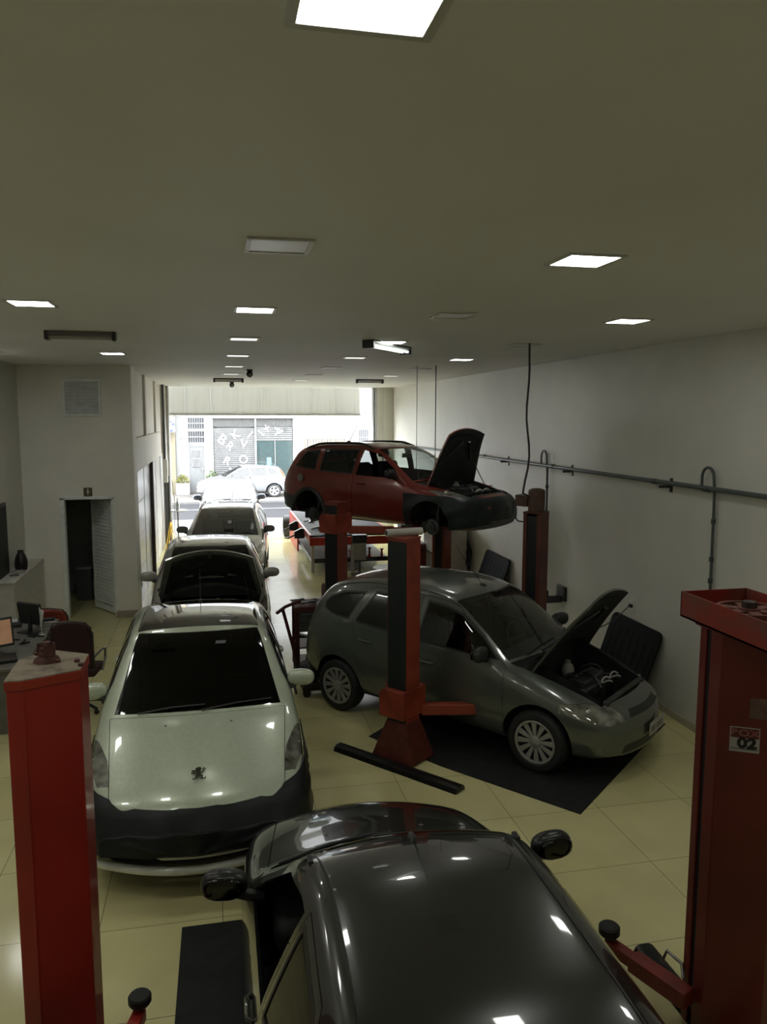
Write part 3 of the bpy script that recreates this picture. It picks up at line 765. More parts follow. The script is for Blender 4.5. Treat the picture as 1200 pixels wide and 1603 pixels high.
    if 'rails' in sp:
        ra, rb, rh = sp['rails']
        for sx in (1, -1):
            def rx(y): 
                r = B.ring(y); zt = r[-1][1]; p = min(r[14:], key=lambda q: abs(q[0]-(max(q2[0] for q2 in r if q2[1] > zt-.12)-.02))); return p
            pts = []
            for k in range(17):
                u = k/16; y = ra+(rb-ra)*u; p = rx(y); lift = rh*min(1, 5*u, 5*(1-u))
                pts.append((sx*(p[0]-.02), B.warp(p[0], y, 0)[1]-s0, p[1]+.008+lift))
            MB().tube(pts, .019, 8, rr=[.012]+[.019]*15+[.012]).build('roof_rail', sp.get('rail_m', blackp_m), root)
    # interior
    if sp.get('interior', True):
        fy = sp['seat_y']; W2 = B.sp['W']/2
        zf = B.low(2)+.06
        MB().box(-W2+.12, W2-.12, ws[0]+.1-s0, L-.35-s0, zf, zf+.03).build('cabin_floor', dark_m, root)
        for sx in (-1, 1): seat(root, sx*.36, fy-s0, zf+.16)
        seat(root, 0, fy+.95-s0, zf+.18, w=1.2, h=.58)
        zc = B.top(ws[0])-.10; f = MB(); f.box(-W2+.16, W2-.16, ws[0]+.02-s0, ws[0]+.55-s0, zc-.22, zc-.02)
        f.build('dashboard', mat('dash', (.02, .02, .021), .7), root, bev=.06)
        st = bpy.data.objects.new('steering_wheel', None)
        T = Matrix.Translation((sp.get('drv', -1)*-.36, ws[0]+.66-s0, zc-.03)) @ Matrix.Rotation(R(65), 4, 'X')
        f = MB(); f.tube([T @ Vector((.18*math.cos(a), .18*math.sin(a), 0)) for a in [2*math.pi*k/24 for k in range(25)]], .014, 8, caps=False)
        f.tube([T @ Vector((-.17, 0, 0)), T @ Vector((0, 0, -.03)), T @ Vector((.17, 0, 0))], .016, 8); f.tube([T @ Vector((0, -.17, 0)), T @ Vector((0, 0, -.03)), T @ Vector((0, 0, -.2))], .018, 8)
        f.build('steering_wheel', blackp_m, root); bpy.data.objects.remove(st)
        y_m = ws[1]-.02
        f = MB(); f.box(-.12, .12, y_m-.05-s0+.02, y_m-.02-s0+.02, B.top(y_m)-.16, B.top(y_m)-.09); f.build('rear_view_mirror', blackp_m, root, bev=.012)
    # underside
    MB().box(-.5, .5, .6-s0, L-.6-s0, B.low(2)-.02, B.low(2)+.03).build('underbody', mat('underbody', (.02, .02, .02), .8), root, bev=.02)
    return root, B, s0
def engine_bay(root, B, hd, s0, sp):
    y0, y1 = hd[0]+.12, hd[1]+.02; w = hd[2]*.94; z1 = B.top(hd[0]+.1)-.05; zt = B.top(hd[1])-.03; zb = .36
    e = MB(); bay = mat('engine_bay', (.012, .012, .013), .7, noise=.3)
    e.add([(-w, y0-s0, zb), (w, y0-s0, zb), (w, y1-s0, zb), (-w, y1-s0, zb), (-w, y0-s0, z1), (w, y0-s0, z1), (w, y1-s0, zt), (-w, y1-s0, zt)], [(0, 1, 2, 3), (0, 4, 5, 1), (1, 5, 6, 2), (2, 6, 7, 3), (3, 7, 4, 0)])
    e.build('engine_bay', bay, root, smooth=False)
    eng = mat('engine_metal', (.10, .10, .10), .5, .6, noise=.4, scale=12)
    m = MB(); m.box(-.32, .22, y0+.22-s0, y0+.52-s0, zb, z1+.02); m.build('engine_block', eng, root, bev=.02)
    m = MB(); m.box(-.28, .18, y0+.25-s0, y0+.42-s0, z1+.02, z1+.09)
    for k in range(4): m.cyl((-.22+k*.12, y0+.38-s0, z1+.09), .02, .03, 10)
    m.build('valve_cover', mat('valve_cover', (.045, .045, .047), .45), root, bev=.012)
    MB().box(.28, .50, y0+.25-s0, y0+.43-s0, z1-.18, z1+.02).build('battery', mat('battery', (.03, .03, .033), .4), root, bev=.01)
    MB().box(-.56, -.36, y0+.36-s0, y0+.60-s0, z1-.1, z1+.08).build('air_filter_box', blackp_m, root, bev=.025)
    m = MB(); m.ell((.10, y0+.62-s0, z1+.04), (.075, .07, .09), 14, 10); m.cyl((.10, y0+.62-s0, z1+.11), .03, .04, 14); m.build('coolant_reservoir', mat('milky_plastic', (.38, .38, .33), .35), root)
    m = MB(); random.seed(3)
    for k in range(7):
        a = Vector((random.uniform(-.5, .5), y0+random.uniform(.1, .6)-s0, z1+random.uniform(-.05, .05))); b = Vector((random.uniform(-.5, .5), y0+random.uniform(.1, .6)-s0, z1+random.uniform(-.05, .05)))
        c = (a+b)/2+Vector((0, 0, .09)); m.tube([a, a*.6+c*.4+Vector((0, 0, .03)), c, b*.6+c*.4+Vector((0, 0, .03)), b], .014, 8)
    m.build('hoses', blackp_m, root)
    m = MB()
    for cx in (.05, .26): m.tube([(cx+.07*math.cos(a), y0+.16-s0+.05*math.sin(a), z1+.04+.02*math.sin(2*a)) for a in [k*.55 for k in range(10)]], .009, 6)
    m.build('pale_cable', mat('pale_cable', (.55, .53, .48), .5), root)
    m = MB(); m.box(-w+.02, w-.02, y0-.07-s0, y0-.01-s0, z1-.12, z1+.01); m.build('front_crossmember', mat('crossmember', (.06, .062, .058), .6, noise=.3), root, bev=.012)
# ------------------------------------------------------------------ cars
def spec207(paint_m, **k):
    s = dict(L=4.03, W=1.74, paint=paint_m, ax=(.84, 3.38), wr=.30,
      top=[(0, .50), (.015, .58), (.06, .645), (.16, .70), (.34, .765), (.6, .86), (.85, .945), (1.02, .99), (1.25, 1.10), (1.55, 1.25), (1.90, 1.405), (2.1, 1.45), (2.45, 1.475), (2.9, 1.46), (3.4, 1.40), (3.62, 1.34), (3.8, 1.16), (3.93, .95), (3.99, .85), (4.02, .6), (4.03, .45)],
      low=[(0, .24), (.15, .20), (.5, .19), (3.5, .20), (3.9, .24), (4.03, .32)],
      plan=[(0, .66), (.04, .74), (.15, .80), (.4, .845), (.8, .87), (1.5, .872), (2.6, .872), (3.4, .86), (3.8, .82), (3.97, .76), (4.03, .68)],
      belt=[(0, .62), (.4, .74), (1.0, .90), (1.6, .95), (3.0, 1.0), (3.6, 1.03), (4.03, .95)],
      ws=(1.04, 1.97, .70, .555), hood=(.13, 1.00, .50, .71, .5), lean=.42, cf=.36,
      win={'front': [(1.50, .965), (1.62, 1.10), (2.02, 1.335), (2.30, 1.375), (2.34, .985)], 'rear': [(2.42, .99), (2.40, 1.375), (2.95, 1.36), (3.20, 1.27), (3.24, 1.03)], 'quarter': [(3.30, 1.04), (3.28, 1.25), (3.42, 1.19), (3.55, 1.07)]},
      doors=[[(1.36, .30), (1.40, .94), (1.44, .96), (2.0, 1.365), (2.37, 1.41), (2.38, .30)], [(2.385, .30), (2.375, 1.41), (2.95, 1.395), (3.25, 1.28), (3.27, .95), (3.10, .68), (2.98, .30)]],
      handles=[(2.18, .84), (3.08, .87)], mirror=(1.56, .99, .80), seat_y=2.25, antenna=(3.26, .42, 40), wstyle='twelve', rimr=.20,
      regions=[('headlight', 'top', [[(.64, .40), (.75, .46), (.86, .80), (.862, 1.10), (.79, .95), (.70, .70)]], lambda c, n: c[2] > .50 and c[2] < .95, lamp_glass, -.004),
               ('c_grille', 'front', [[(0, .30), (.52, .30), (.44, .47), (0, .47)]], lambda c, n: c[1] < .4, blackp_m, -.003)])
    s.update(k); return s
silver_m = paint('silver_green_paint', (.56, .63, .50), metal=.2, rough=.30)
# --- silver hatchback in front, black fender cover over its nose
roofm = mat('glass_roof_panel', (.012, .010, .009), .04, noise=.1, coat=1)
S1 = spec207(silver_m, crease=1, plastic_z=.33, roofglass=(2.08, 3.42, .57, .56), roofmat=roofm, glass=glass_dark, wsglass=glass_dark, hood=(.045, 1.00, .64, .735, .5))
car, B1, s01 = build_car(S1, 'silver-green hatchback with dark glass roof, black cover over its nose and a lion badge', 'car', (-.20, 7.55, 0), R(.4), 'hatchback_car')
def foldnoise(p):
    low = max(0, .70-p.z)
    a = low*(.045*math.sin(p.x*15+p.y*6)+.03*math.sin(p.x*29+1.3+p.y*11))+.008*math.sin(p.x*21+p.z*9)+.006*math.sin(p.x*37-p.z*33)+.006*math.sin(p.z*45+p.x*11)
    k = 1+low*.13; 
    return (p.x*k+a*.7*(1 if abs(p.x) > .1 else 0)*(1 if p.x >= 0 else -1), p.y-.01-low*.30*max(0, 1-max(0, p.y)/1.2)+a, p.z)
cf = B1.frags(-.022, y0=-.022, y1=1.6, noise=foldnoise)
_, cf = cut(cf, circle(.84, .26, .30), 'side', lambda c, n: c[0] > .6)
keep = []
i, cf = cut(cf, [(-.2, .37), (.30, .34), (1.28, .26), (1.36, .86), (1.05, .86), (.72, .78), (.50, .735), (.2, .665), (-.2, .64)], 'side', lambda c, n: c[0] > .30)
keep += i
i, cf = cut(cf, [(0, .37), (.66, .37), (.66, .62), (.45, .648), (0, .655)], 'front', lambda c, n: c[1] < .45 and n[2] < .8)
keep += i
shell('fender_cover', keep+mirror(keep), cloth_m, car, s01, thick=.006)
# bonnet emblem (rampant lion), nozzles, chrome lip
def lion(parent, loc, rot, s):
    P = [[(-.9, .55), (-.45, .62), (-.35, .35), (-.8, .35)], [(-.95, .15), (-.4, .22), (-.35, .02), (-.9, 0)], [(-.4, .85), (-.1, 1.1), (.3, 1.05), (.4, .75), (.2, .45), (-.35, .4)], [(-.35, .45), (.3, .5), (.35, -.2), (.15, -.45), (-.3, -.35)],
         [(-.3, -.3), (.1, -.4), (-.25, -.9), (-.75, -1.05), (-.8, -.95), (-.4, -.75)], [(.1, -.3), (.35, -.2), (.6, -.5), (.55, -.9), (.25, -.95), (.25, -.8), (.4, -.75), (.35, -.55)], [(.3, .1), (.6, .35), (.5, .75), (.75, 1.0), (.95, .6), (.8, .6), (.72, .8), (.65, .7), (.75, .3), (.4, 0)],
         [(.5, -.85), (.8, -.9), (.85, -.6), (.95, -.6), (.92, -1.0), (.3, -1.0)]]
    m = MB()
    for q in P: m.prism([(a*s, b*s) for a, b in q], 0, .006, 'z')
    return m.build('lion_emblem', mat('emblem_chrome', (.16, .17, .15), .18, .9), parent, loc=loc, rot=rot, smooth=False, bev=.001)
yb = .31; zt = B1.top(yb); sl = math.atan2(B1.top(yb+.05)-B1.top(yb-.05), .10)
lion(car, (0, yb-s01, zt+.026), (sl, 0, 0), .058)
m = MB()
for sx in (-.26, .26): m.ell((sx, .86-s01+.36*sx*sx, B1.top(.86)-.006+.003), (.016, .012, .006), 10, 6)
m.build('washer_nozzle', blackp_m, car)
m = MB(); m.tube([(x, .01+.40*x*x-s01-.075, .235+.02*(abs(x)/.72)**2) for x in [-.78+.078*k for k in range(21)]], .032, 10, rr=[.012]+[.032]*19+[.012])
m.build('bumper_lip', mat('bumper_lip_silver', (.62, .65, .60), .3, .0, coat=.6), car)
m = MB(); m.tube([(x, .03+.40*x*x-s01-.085, .335) for x in [-.30+.04*k for k in range(18)]], .014, 8, rr=[.003]+[.018]*16+[.003]); m.build('grille_bar', mat('bumper_lip_silver', (0, 0, 0)), car)
# bonnet crease lines
# --- second car with bonnet up
def under_detail(h, B, hd, hy, hz):
    def zz(s_, x): return B.top(s_)-B.cr*x*x-hz-.048
    dk = mat('slot_black', (.006, .007, .007), .6); lt = mat('slot_pale', (.16, .18, .165), .5)
    m = MB()
    for x, s_, w in ((-.42, .42, .09), (-.15, .62, .10), (.15, .62, .10), (.42, .42, .09), (-.30, .28, .07), (.30, .28, .07), (-.52, .62, .05), (.52, .62, .05)):
        s2 = s_+B.cf*x*x; m.box(x-w, x+w, s2-.018-hy, s2+.018-hy, zz(s_, x)-.006, zz(s_, x)+.004)
    m.build('underside_slots', dk, h, bev=.003)
    m = MB(); m.box(-.46, -.24, .70-hy, .74-hy, zz(.7, .35)-.008, zz(.7, .35)); m.box(.24, .46, .70-hy, .74-hy, zz(.7, .35)-.008, zz(.7, .35)); m.box(-.18, .20, .76-hy, .80-hy, zz(.78, .0)-.008, zz(.78, 0)); m.build('underside_strips', lt, h, bev=.004)
    m = MB(); m.box(-.03, .03, .16-hy, .24-hy, zz(.2, 0)-.05, zz(.2, 0)); m.build('bonnet_latch', blackp_m, h, bev=.005)
grey2 = paint('champagne_silver_paint', (.34, .34, .31), metal=.4, rough=.3)
S2 = spec207(grey2, hood_open=61, glass=glass_dark, hood_under=mat('bonnet_inner_green', (.19, .225, .20), .5, noise=.15, scale=6), rib_m=blackp_m, roofglass=(2.08, 2.95, .55, .55), roofmat=roofm, stay=True, hood=(.12, 1.04, .60, .78, .5), liner_m=mat('liner_green', (.030, .040, .037), .6, noise=.3, scale=6), under_detail=under_detail)
c2, B2, s02 = build_car(S2, 'silver hatchback with its bonnet raised, right behind the car with the lion badge', 'car', (-.12, 12.60, 0), R(0), 'hatchback_car')
# --- third car
silver3 = paint('bright_silver_paint', (.40, .40, .38), metal=.4, rough=.28)
swtop = [(0, .50), (.015, .58), (.06, .65), (.16, .72), (.34, .80), (.6, .89), (.85, .96), (1.02, 1.0), (1.25, 1.12), (1.55, 1.28), (1.90, 1.43), (2.1, 1.48), (2.5, 1.51), (3.2, 1.50), (3.7, 1.44), (3.95, 1.34), (4.1, 1.05), (4.16, .85), (4.18, .5)]
S3 = spec207(silver3, top=swtop, L=4.18, low=[(0, .24), (.15, .20), (.5, .19), (3.6, .20), (4.0, .24), (4.18, .32)], plan=[(0, .66), (.04, .74), (.15, .80), (.4, .845), (.8, .87), (1.5, .875), (2.8, .875), (3.7, .86), (4.0, .82), (4.12, .76), (4.18, .70)],
     glass=glass_mid, roofglass=(2.15, 3.3, .50, .50), roofmat=roofm, rails=(2.0, 3.9, .045), rail_m=mat('rail_grey', (.08, .08, .08), .35), antenna=(3.75, .35, 20), mirror_m=mat('mirror_grey_paint', (.16, .16, .155), .35), wstyle='five')
c3, B3, s03 = build_car(S3, 'silver estate car with wide clear windscreen, behind the one with the raised bonnet', 'car', (.22, 17.5, 0), R(-5.0), 'estate_car')
# --- fourth car in the driveway
S4 = spec207(paint('pale_silver_paint', (.10, .10, .103), metal=.3, rough=.4, coat=.1), top=swtop, L=4.18, low=[(0, .24), (.15, .20), (.5, .19), (3.6, .20), (4.0, .24), (4.18, .32)], plan=[(0, .66), (.04, .74), (.15, .80), (.4, .845), (.8, .87), (1.5, .875), (2.8, .875), (3.7, .86), (4.0, .82), (4.12, .76), (4.18, .70)],
     glass=glass_mid, roofglass=(2.15, 3.5, .50, .50), roofmat=mat('roof_panel_dark', (.010, .010, .011), .5, spec=.15), rails=(2.0, 3.9, .05), antenna=(3.75, .3, 20), mirror_m=mat('mirror_blue_grey', (.06, .07, .10), .35), hood=(.10, 1.00, .53, .71, .5))
c4, B4, s04 = build_car(S4, 'pale silver estate car furthest back in the line, standing in the street opening', 'car', (.38, 23.65, 0), R(-2), 'estate_car')
c4.scale = (1, 1, 1.07)
# --- raised red estate
red_car = paint('dark_red_paint', (.20, .025, .016), metal=.2, rough=.28)
S5 = dict(L=4.03, W=1.66, paint=red_car, ax=(.80, 3.24), wr=.29,
    top=[(0, .50), (.015, .58), (.06, .64), (.16, .70), (.34, .765), (.6, .83), (.85, .885), (1.0, .925), (1.2, 1.04), (1.5, 1.22), (1.78, 1.345), (2.0, 1.40), (2.4, 1.435), (3.0, 1.425), (3.5, 1.38), (3.68, 1.32), (3.85, 1.08), (3.96, .88), (4.01, .75), (4.03, .5)],
    low=[(0, .24), (.15, .19), (.5, .18), (3.5, .20), (3.9, .26), (4.03, .32)],
    plan=[(0, .58), (.04, .68), (.15, .75), (.4, .80), (.8, .825), (1.5, .83), (2.6, .83), (3.4, .82), (3.8, .79), (3.97, .74), (4.03, .68)],
    belt=[(0, .60), (.4, .71), (1.0, .86), (1.6, .90), (3.0, .95), (3.6, .98), (4.03, .92)],
    ws=(1.02, 1.84, .67, .535), hood=(.16, .98, .50, .68, .5), lean=.42, cf=.36, wheels=False, hubz=.22, track=.72,
    win={'front': [(1.38, .915), (1.50, 1.05), (1.86, 1.275), (2.20, 1.335), (2.24, .935)], 'rear': [(2.31, .94), (2.29, 1.34), (3.02, 1.325), (3.02, .965)], 'quarter': [(3.12, .975), (3.12, 1.315), (3.42, 1.28), (3.62, 1.02)]},
    doors=[[(1.22, .28), (1.26, .88), (1.32, .90), (1.85, 1.31), (2.27, 1.37), (2.28, .28)], [(2.285, .28), (2.275, 1.37), (3.05, 1.36), (3.07, .80), (2.90, .60), (2.82, .28)]],
    handles=[(2.10, .80)], mirror=(1.44, .93, .76), seat_y=2.1, antenna=(3.05, .42, -35), glass=glassmat('car_glass_side', (.45, .48, .48)), wsglass=glass_clear, open=[('front', -1)], hood_open=82, stay=True, stay_side=1,
    rails=(1.95, 3.55, .05), rail_m=mat('rail_black', (.02, .018, .018), .35), hood_under=mat('bonnet_under_black', (.015, .014, .015), .6), mirror_m=blackp_m,
    regions=[('headlight', 'top', [[(.46, .25), (.60, .30), (.76, .60), (.755, .85), (.66, .70), (.5, .45)]], lambda c, n: c[2] > .50 and c[2] < .9, lamp_glass, -.004),
             ('tail_light', 'side', [[(3.74, .92), (3.70, 1.12), (3.80, 1.14), (4.0, .92)]], lambda c, n: c[0] > .3, mat('tail_red', (.30, .05, .02), .15), .002),
             ('c_lower_bumper', 'front', [[(0, .15), (.62, .15), (.62, .33), (0, .33)]], lambda c, n: c[1] < .45, mat('lower_bumper_grey', (.10, .10, .10), .5), .004),
             ('rear_bumper', 'side', [[(3.72, .26), (3.60, .52), (4.1, .58), (4.1, .26)]], None, blackp_m, .012)])
c5, B5, s05 = build_car(S5, 'dark red estate car raised on the lift with wheels off and bonnet up', 'car', (2.90, 12.51, 1.60), R(39.3), 'raised_estate_car')
cf = B5.frags(-.020, y0=-.02, y1=1.5, noise=lambda p: (p.x+(.010*math.sin(p.z*21+p.y*9) if p.x > .1 else 0), p.y-.01+.012*math.sin(p.x*13+p.z*7), p.z))
_, cf = cut(cf, circle(.80, .28, .34), 'side', lambda c, n: c[0] > .5)
keep, cf = cut(cf, [(-.2, .33), (.42, .20), (1.24, .20), (1.24, .80), (.85, .83), (.5, .76), (.2, .69), (-.2, .68)], 'side', lambda c, n: c[0] > .26)
i, cf = cut(cf, [(0, .33), (.6, .33), (.6, .66), (0, .68)], 'front', lambda c, n: c[1] < .35 and n[2] < .85); keep += i
shell('fender_cover', keep+mirror(keep), mat('green_black_cover', (.012, .020, .019), .42, noise=.2, scale=6, spec=.4), c5, s05, thick=.005)
# fuel cap, wheel arch flares
m = MB(); fx = -.845; m.cyl((fx, 3.40-s05, .84), .062, .02, 20, 'x')
for k in range(8): a = k*math.pi/4; m.box(fx-.006, fx, 3.40-s05+.03*math.cos(a)-.008, 3.40-s05+.03*math.cos(a)+.008, .84+.03*math.sin(a)-.008, .84+.03*math.sin(a)+.008)
m.build('fuel_cap', mat('fuel_cap_metal', (.35, .34, .31), .35, .7), c5, bev=.002)
for sx in (1, -1):
    for wy in S5['ax'][1:]:
        MB().tube([(sx*(.822), wy-s05+.36*math.cos(a), .30+.36*math.sin(a)) for a in [-.1+k*(math.pi+.2)/20 for k in range(21)]], .035, 8).build('arch_flare', blackp_m, c5)
# --- grey minivan
S6 = dict(L=4.17, W=1.72, paint=paint('grey_green_paint', (.105, .118, .104), metal=.35, rough=.30), ax=(.83, 3.41), wr=.31,
    top=[(0, .50), (.015, .58), (.05, .64), (.14, .70), (.34, .80), (.6, .91), (.85, 1.0), (1.0, 1.05), (1.2, 1.18), (1.5, 1.38), (1.76, 1.52), (2.0, 1.585), (2.4, 1.62), (3.0, 1.61), (3.45, 1.56), (3.75, 1.47), (3.95, 1.28), (4.06, 1.06), (4.12, .88), (4.155, .7), (4.17, .5)],
    low=[(0, .26), (.15, .21), (.5, .20), (3.5, .22), (3.9, .28), (4.17, .36)],
    plan=[(0, .60), (.04, .70), (.15, .77), (.4, .825), (.8, .85), (1.5, .86), (2.6, .86), (3.4, .855), (3.8, .83), (4.05, .77), (4.17, .68)],
    belt=[(0, .62), (.4, .76), (1.0, .95), (1.6, 1.0), (3.0, 1.06), (3.6, 1.10), (4.17, 1.0)], smooth=4,
    ws=(1.04, 1.80, .69, .57), hood=(.20, 1.01, .52, .70, .5), lean=.36, cf=.36, cr=.22,
    win={'front': [(1.28, 1.02), (1.50, 1.22), (1.78, 1.40), (2.02, 1.46), (2.24, 1.485), (2.28, 1.055)], 'rear': [(2.38, 1.06), (2.34, 1.49), (2.95, 1.48), (3.16, 1.14), (3.12, 1.11)],
         'quarter': [(3.26, 1.13), (3.08, 1.46), (3.40, 1.43), (3.60, 1.35), (3.68, 1.27), (3.66, 1.20), (3.52, 1.15)]},
    doors=[[(1.17, .30), (1.20, .97), (1.24, 1.0), (1.75, 1.43), (2.0, 1.50), (2.31, 1.525), (2.33, .30)], [(2.335, .30), (2.315, 1.525), (2.98, 1.52), (3.20, 1.14), (3.20, .86), (3.06, .66), (2.96, .30)]],
    handles=[(2.12, .86), (2.98, .93)], mirror=(1.42, 1.03, .78), seat_y=2.1, antenna=(1.95, .55, 42), glass=glass_mid, wsglass=glassmat('van_windscreen', (.62, .68, .65), ior=1.9), hood_open=73, stay=False, wstyle='twelve', rimr=.205, mirror_m=blackp_m, drv=-1,
    hood_under=mat('bonnet_under_black', (0, 0, 0)), handle_m=mat('handle_grey', (.11, .12, .11), .3, .3),
    regions=[('headlight', 'front', [[(.40, .585), (.44, .70), (.62, .735), (.80, .735), (.815, .66), (.74, .60), (.6, .565)]], lambda c, n: c[1] < .62 and n[2] < .97, lamp_glass, -.004),
             ('c_grille', 'front', [[(0, .60), (.36, .60), (.30, .66), (0, .66)], [(0, .28), (.5, .28), (.46, .36), (0, .36)]], lambda c, n: c[1] < .5, blackp_m, -.004)])
c6, B6, s06 = build_car(S6, 'grey-green minivan with open bonnet standing low over the black floor mat', 'car', (2.79, 8.30, 0), R(39.3), 'minivan_car')
def plate(parent, loc, rot, w=.40, h=.13):
    e = MB().box(-w/2, w/2, -.006, 0, -h/2, h/2).build('number_plate', mat('plate_grey', (.42, .42, .40), .4), parent, loc=loc, rot=rot, bev=.003)
    m = MB()
    for k, (a, b) in enumerate([(-.15, -.02), (-.11, .0), (-.07, -.01), (.0, .01), (.04, -.01), (.08, 0), (.12, -.01)]): m.box(a*w/.4-.009, a*w/.4+.009, -.009, -.006, -.035, .02)
    m.build('worn_digits', mat('plate_digits', (.16, .16, .16), .5), e, smooth=False); return e
plate(c6, (.10, -.025-s06, .42), (0, 0, 0))
for sx in (1, -1):                                                   # body side crease / bumper seam
    pass
# roof gutters
for sx in (1, -1):
    pts = []
    for k in range(15):
        y = 1.75+k*(1.95/14); r = B6.ring(y); zt = r[-1][1]; mxx = [q for q in r if q[1] > zt-.085]; p = max(mxx, key=lambda q: q[0]); pts.append((sx*(p[0]-.03), B6.warp(p[0], y, 0)[1]-s06, p[1]+.016))
    MB().tube(pts, .011, 6).build('roof_gutter', blackp_m, c6)
# --- dark hatchback in the foreground, seen from above and behind
S7 = dict(L=3.83, W=1.66, paint=paint('near_black_paint', (.016, .017, .016), metal=.25, rough=.24), ax=(.80, 3.24), wr=.29,
    top=[(0, .50), (.015, .58), (.06, .64), (.16, .72), (.34, .79), (.6, .855), (.85, .905), (1.0, .94), (1.2, 1.05), (1.45, 1.20), (1.68, 1.33), (1.9, 1.39), (2.3, 1.425), (2.9, 1.41), (3.3, 1.34), (3.5, 1.20), (3.68, .95), (3.78, .8), (3.82, .6), (3.83, .45)],
    low=[(0, .24), (.15, .19), (.5, .18), (3.4, .20), (3.7, .26), (3.83, .32)],
    plan=[(0, .60), (.04, .69), (.15, .76), (.4, .81), (.8, .83), (1.5, .83), (2.6, .83), (3.2, .82), (3.6, .79), (3.77, .74), (3.83, .68)],
    belt=[(0, .60), (.4, .71), (1.0, .86), (1.6, .90), (3.0, .95), (3.5, .97), (3.83, .92)],
    ws=(1.02, 1.72, .67, .54), hood=(.14, .98, .56, .68, .5), lean=.46, cf=.36,
    win={'front': [(1.36, .915), (1.50, 1.05), (1.80, 1.265), (2.10, 1.325), (2.22, 1.33), (2.24, .935)], 'rear': [(2.31, .94), (2.29, 1.33), (2.75, 1.31), (3.0, 1.22), (3.06, .97)]},
    doors=[[(1.20, .28), (1.24, .88), (1.30, .90), (1.78, 1.30), (2.25, 1.36), (2.27, .28)], [(2.275, .28), (2.265, 1.36), (2.78, 1.34), (3.10, 1.20), (3.10, .80), (2.95, .60), (2.82, .28)]],
    crown=.06, handles=[(2.08, .80), (2.92, .84)], mirror=(1.42, .95, .80), seat_y=2.05, antenna=(1.80, .30, 60), glass=glass_dark, open=[('front', 1)], mirror_m=mat('mirror_black', (.012, .012, .012), .3), wstyle='five')
c7, B7, s07 = build_car(S7, 'near-black hatchback seen from above in the foreground, left front window open', 'car', (.91, 3.32, 0), R(180), 'hatchback_car')
for sx in (1, -1):
    for nm, of, rr in (('roof_gutter', .055, .008), ('roof_gutter', .085, .005)):
        pts = []
        for k in range(21):
            y = 1.66+k*(1.60/20); r = B7.ring(y); zt = r[-1][1]; p = max([q for q in r if q[1] > zt-.085], key=lambda q: q[0]); pts.append((sx*(p[0]-of+.0), B7.warp(p[0], y, 0)[1]-s07, p[1]+.018 if of < .06 else zt-B7.cr*(p[0]-of)**2+.001))
        MB().tube(pts, rr, 6).build(nm, blackp_m, c7)
    MB().box(sx*.52-.012, sx*.52+.012, 1.84-s07, 1.90-s07, B7.top(1.86)-.030, B7.top(1.86)-.018).build('rack_mount_cover', blackp_m, c7)
    # wind deflector over the windows
    pts = [(1.38, .93), (1.52, 1.07), (1.81, 1.28), (2.10, 1.34), (2.24, 1.345)]
    def ww(y, z):
        r = B7.ring(y); q = min(r, key=lambda a: (a[1]-z)**2+(.0 if a[0] > .4 else 9)); return q[0]
    pts2 = [(2.24, .95), (2.26, 1.1), (2.30, 1.25), (2.33, 1.34)]
m = MB()
for sx in (-.30, .30): m.ell((sx, .82-s07+.36*sx*sx, B7.top(.82)-.008), (.016, .012, .006), 10, 6)
m.build('washer_nozzle', mat('nozzle', (.03, .03, .03), .3), c7)
# --- hatchback across the street
S8 = dict(L=3.92, W=1.68, paint=paint('white_silver_paint', (.15, .156, .165), metal=.2, rough=.3), ax=(.80, 3.29), wr=.30,
    top=[(0, .50), (.015, .58), (.06, .66), (.16, .73), (.34, .80), (.6, .88), (.85, .945), (1.0, .98), (1.25, 1.12), (1.55, 1.29), (1.82, 1.40), (2.1, 1.45), (2.5, 1.46), (3.1, 1.43), (3.5, 1.37), (3.68, 1.2), (3.82, .95), (3.88, .8), (3.91, .6), (3.92, .45)],
    low=[(0, .24), (.15, .20), (.5, .20), (3.4, .20), (3.8, .26), (3.92, .32)],
    plan=[(0, .60), (.04, .69), (.15, .76), (.4, .81), (.8, .835), (1.5, .84), (2.6, .84), (3.3, .83), (3.7, .80), (3.86, .74), (3.92, .68)],
    belt=[(0, .62), (.4, .74), (1.0, .90), (1.6, .94), (3.0, 1.0), (3.5, 1.04), (3.92, .98)],
    ws=(1.04, 1.86, .68, .56), hood=(.14, 1.0, .54, .69, .5), lean=.36, cf=.34,
    win={'front': [(1.34, .955), (1.55, 1.10), (1.88, 1.30), (2.10, 1.345), (2.22, 1.35), (2.24, .98)], 'rear': [(2.32, .985), (2.30, 1.35), (2.92, 1.34), (3.0, 1.03)], 'quarter': [(3.08, 1.04), (3.02, 1.33), (3.28, 1.29), (3.46, 1.12), (3.44, 1.07)]},
    doors=[[(1.22, .30), (1.26, .92), (1.30, .95), (1.85, 1.34), (2.27, 1.39), (2.28, .30)], [(2.285, .30), (2.275, 1.39), (2.95, 1.375), (3.05, 1.02), (3.05, .82), (2.95, .62), (2.85, .30)]],
    handles=[(2.10, .84), (2.90, .88)], mirror=(1.45, .97, .78), seat_y=2.1, glass=glass_mid, wstyle='five', rimr=.19,
    regions=[('tail_light', 'side', [[(3.62, .90), (3.50, 1.18), (3.62, 1.28), (3.78, .95)]], lambda c, n: c[0] > .3, mat('tail_red', (.3, .05, .02), .15), .002)])
build_car(S8, 'silver-white hatchback parked across the street, seen from the side', 'car', (1.18, 34.55, .0), R(-90), 'hatchback_car')[0].scale = (1, 1, .94)
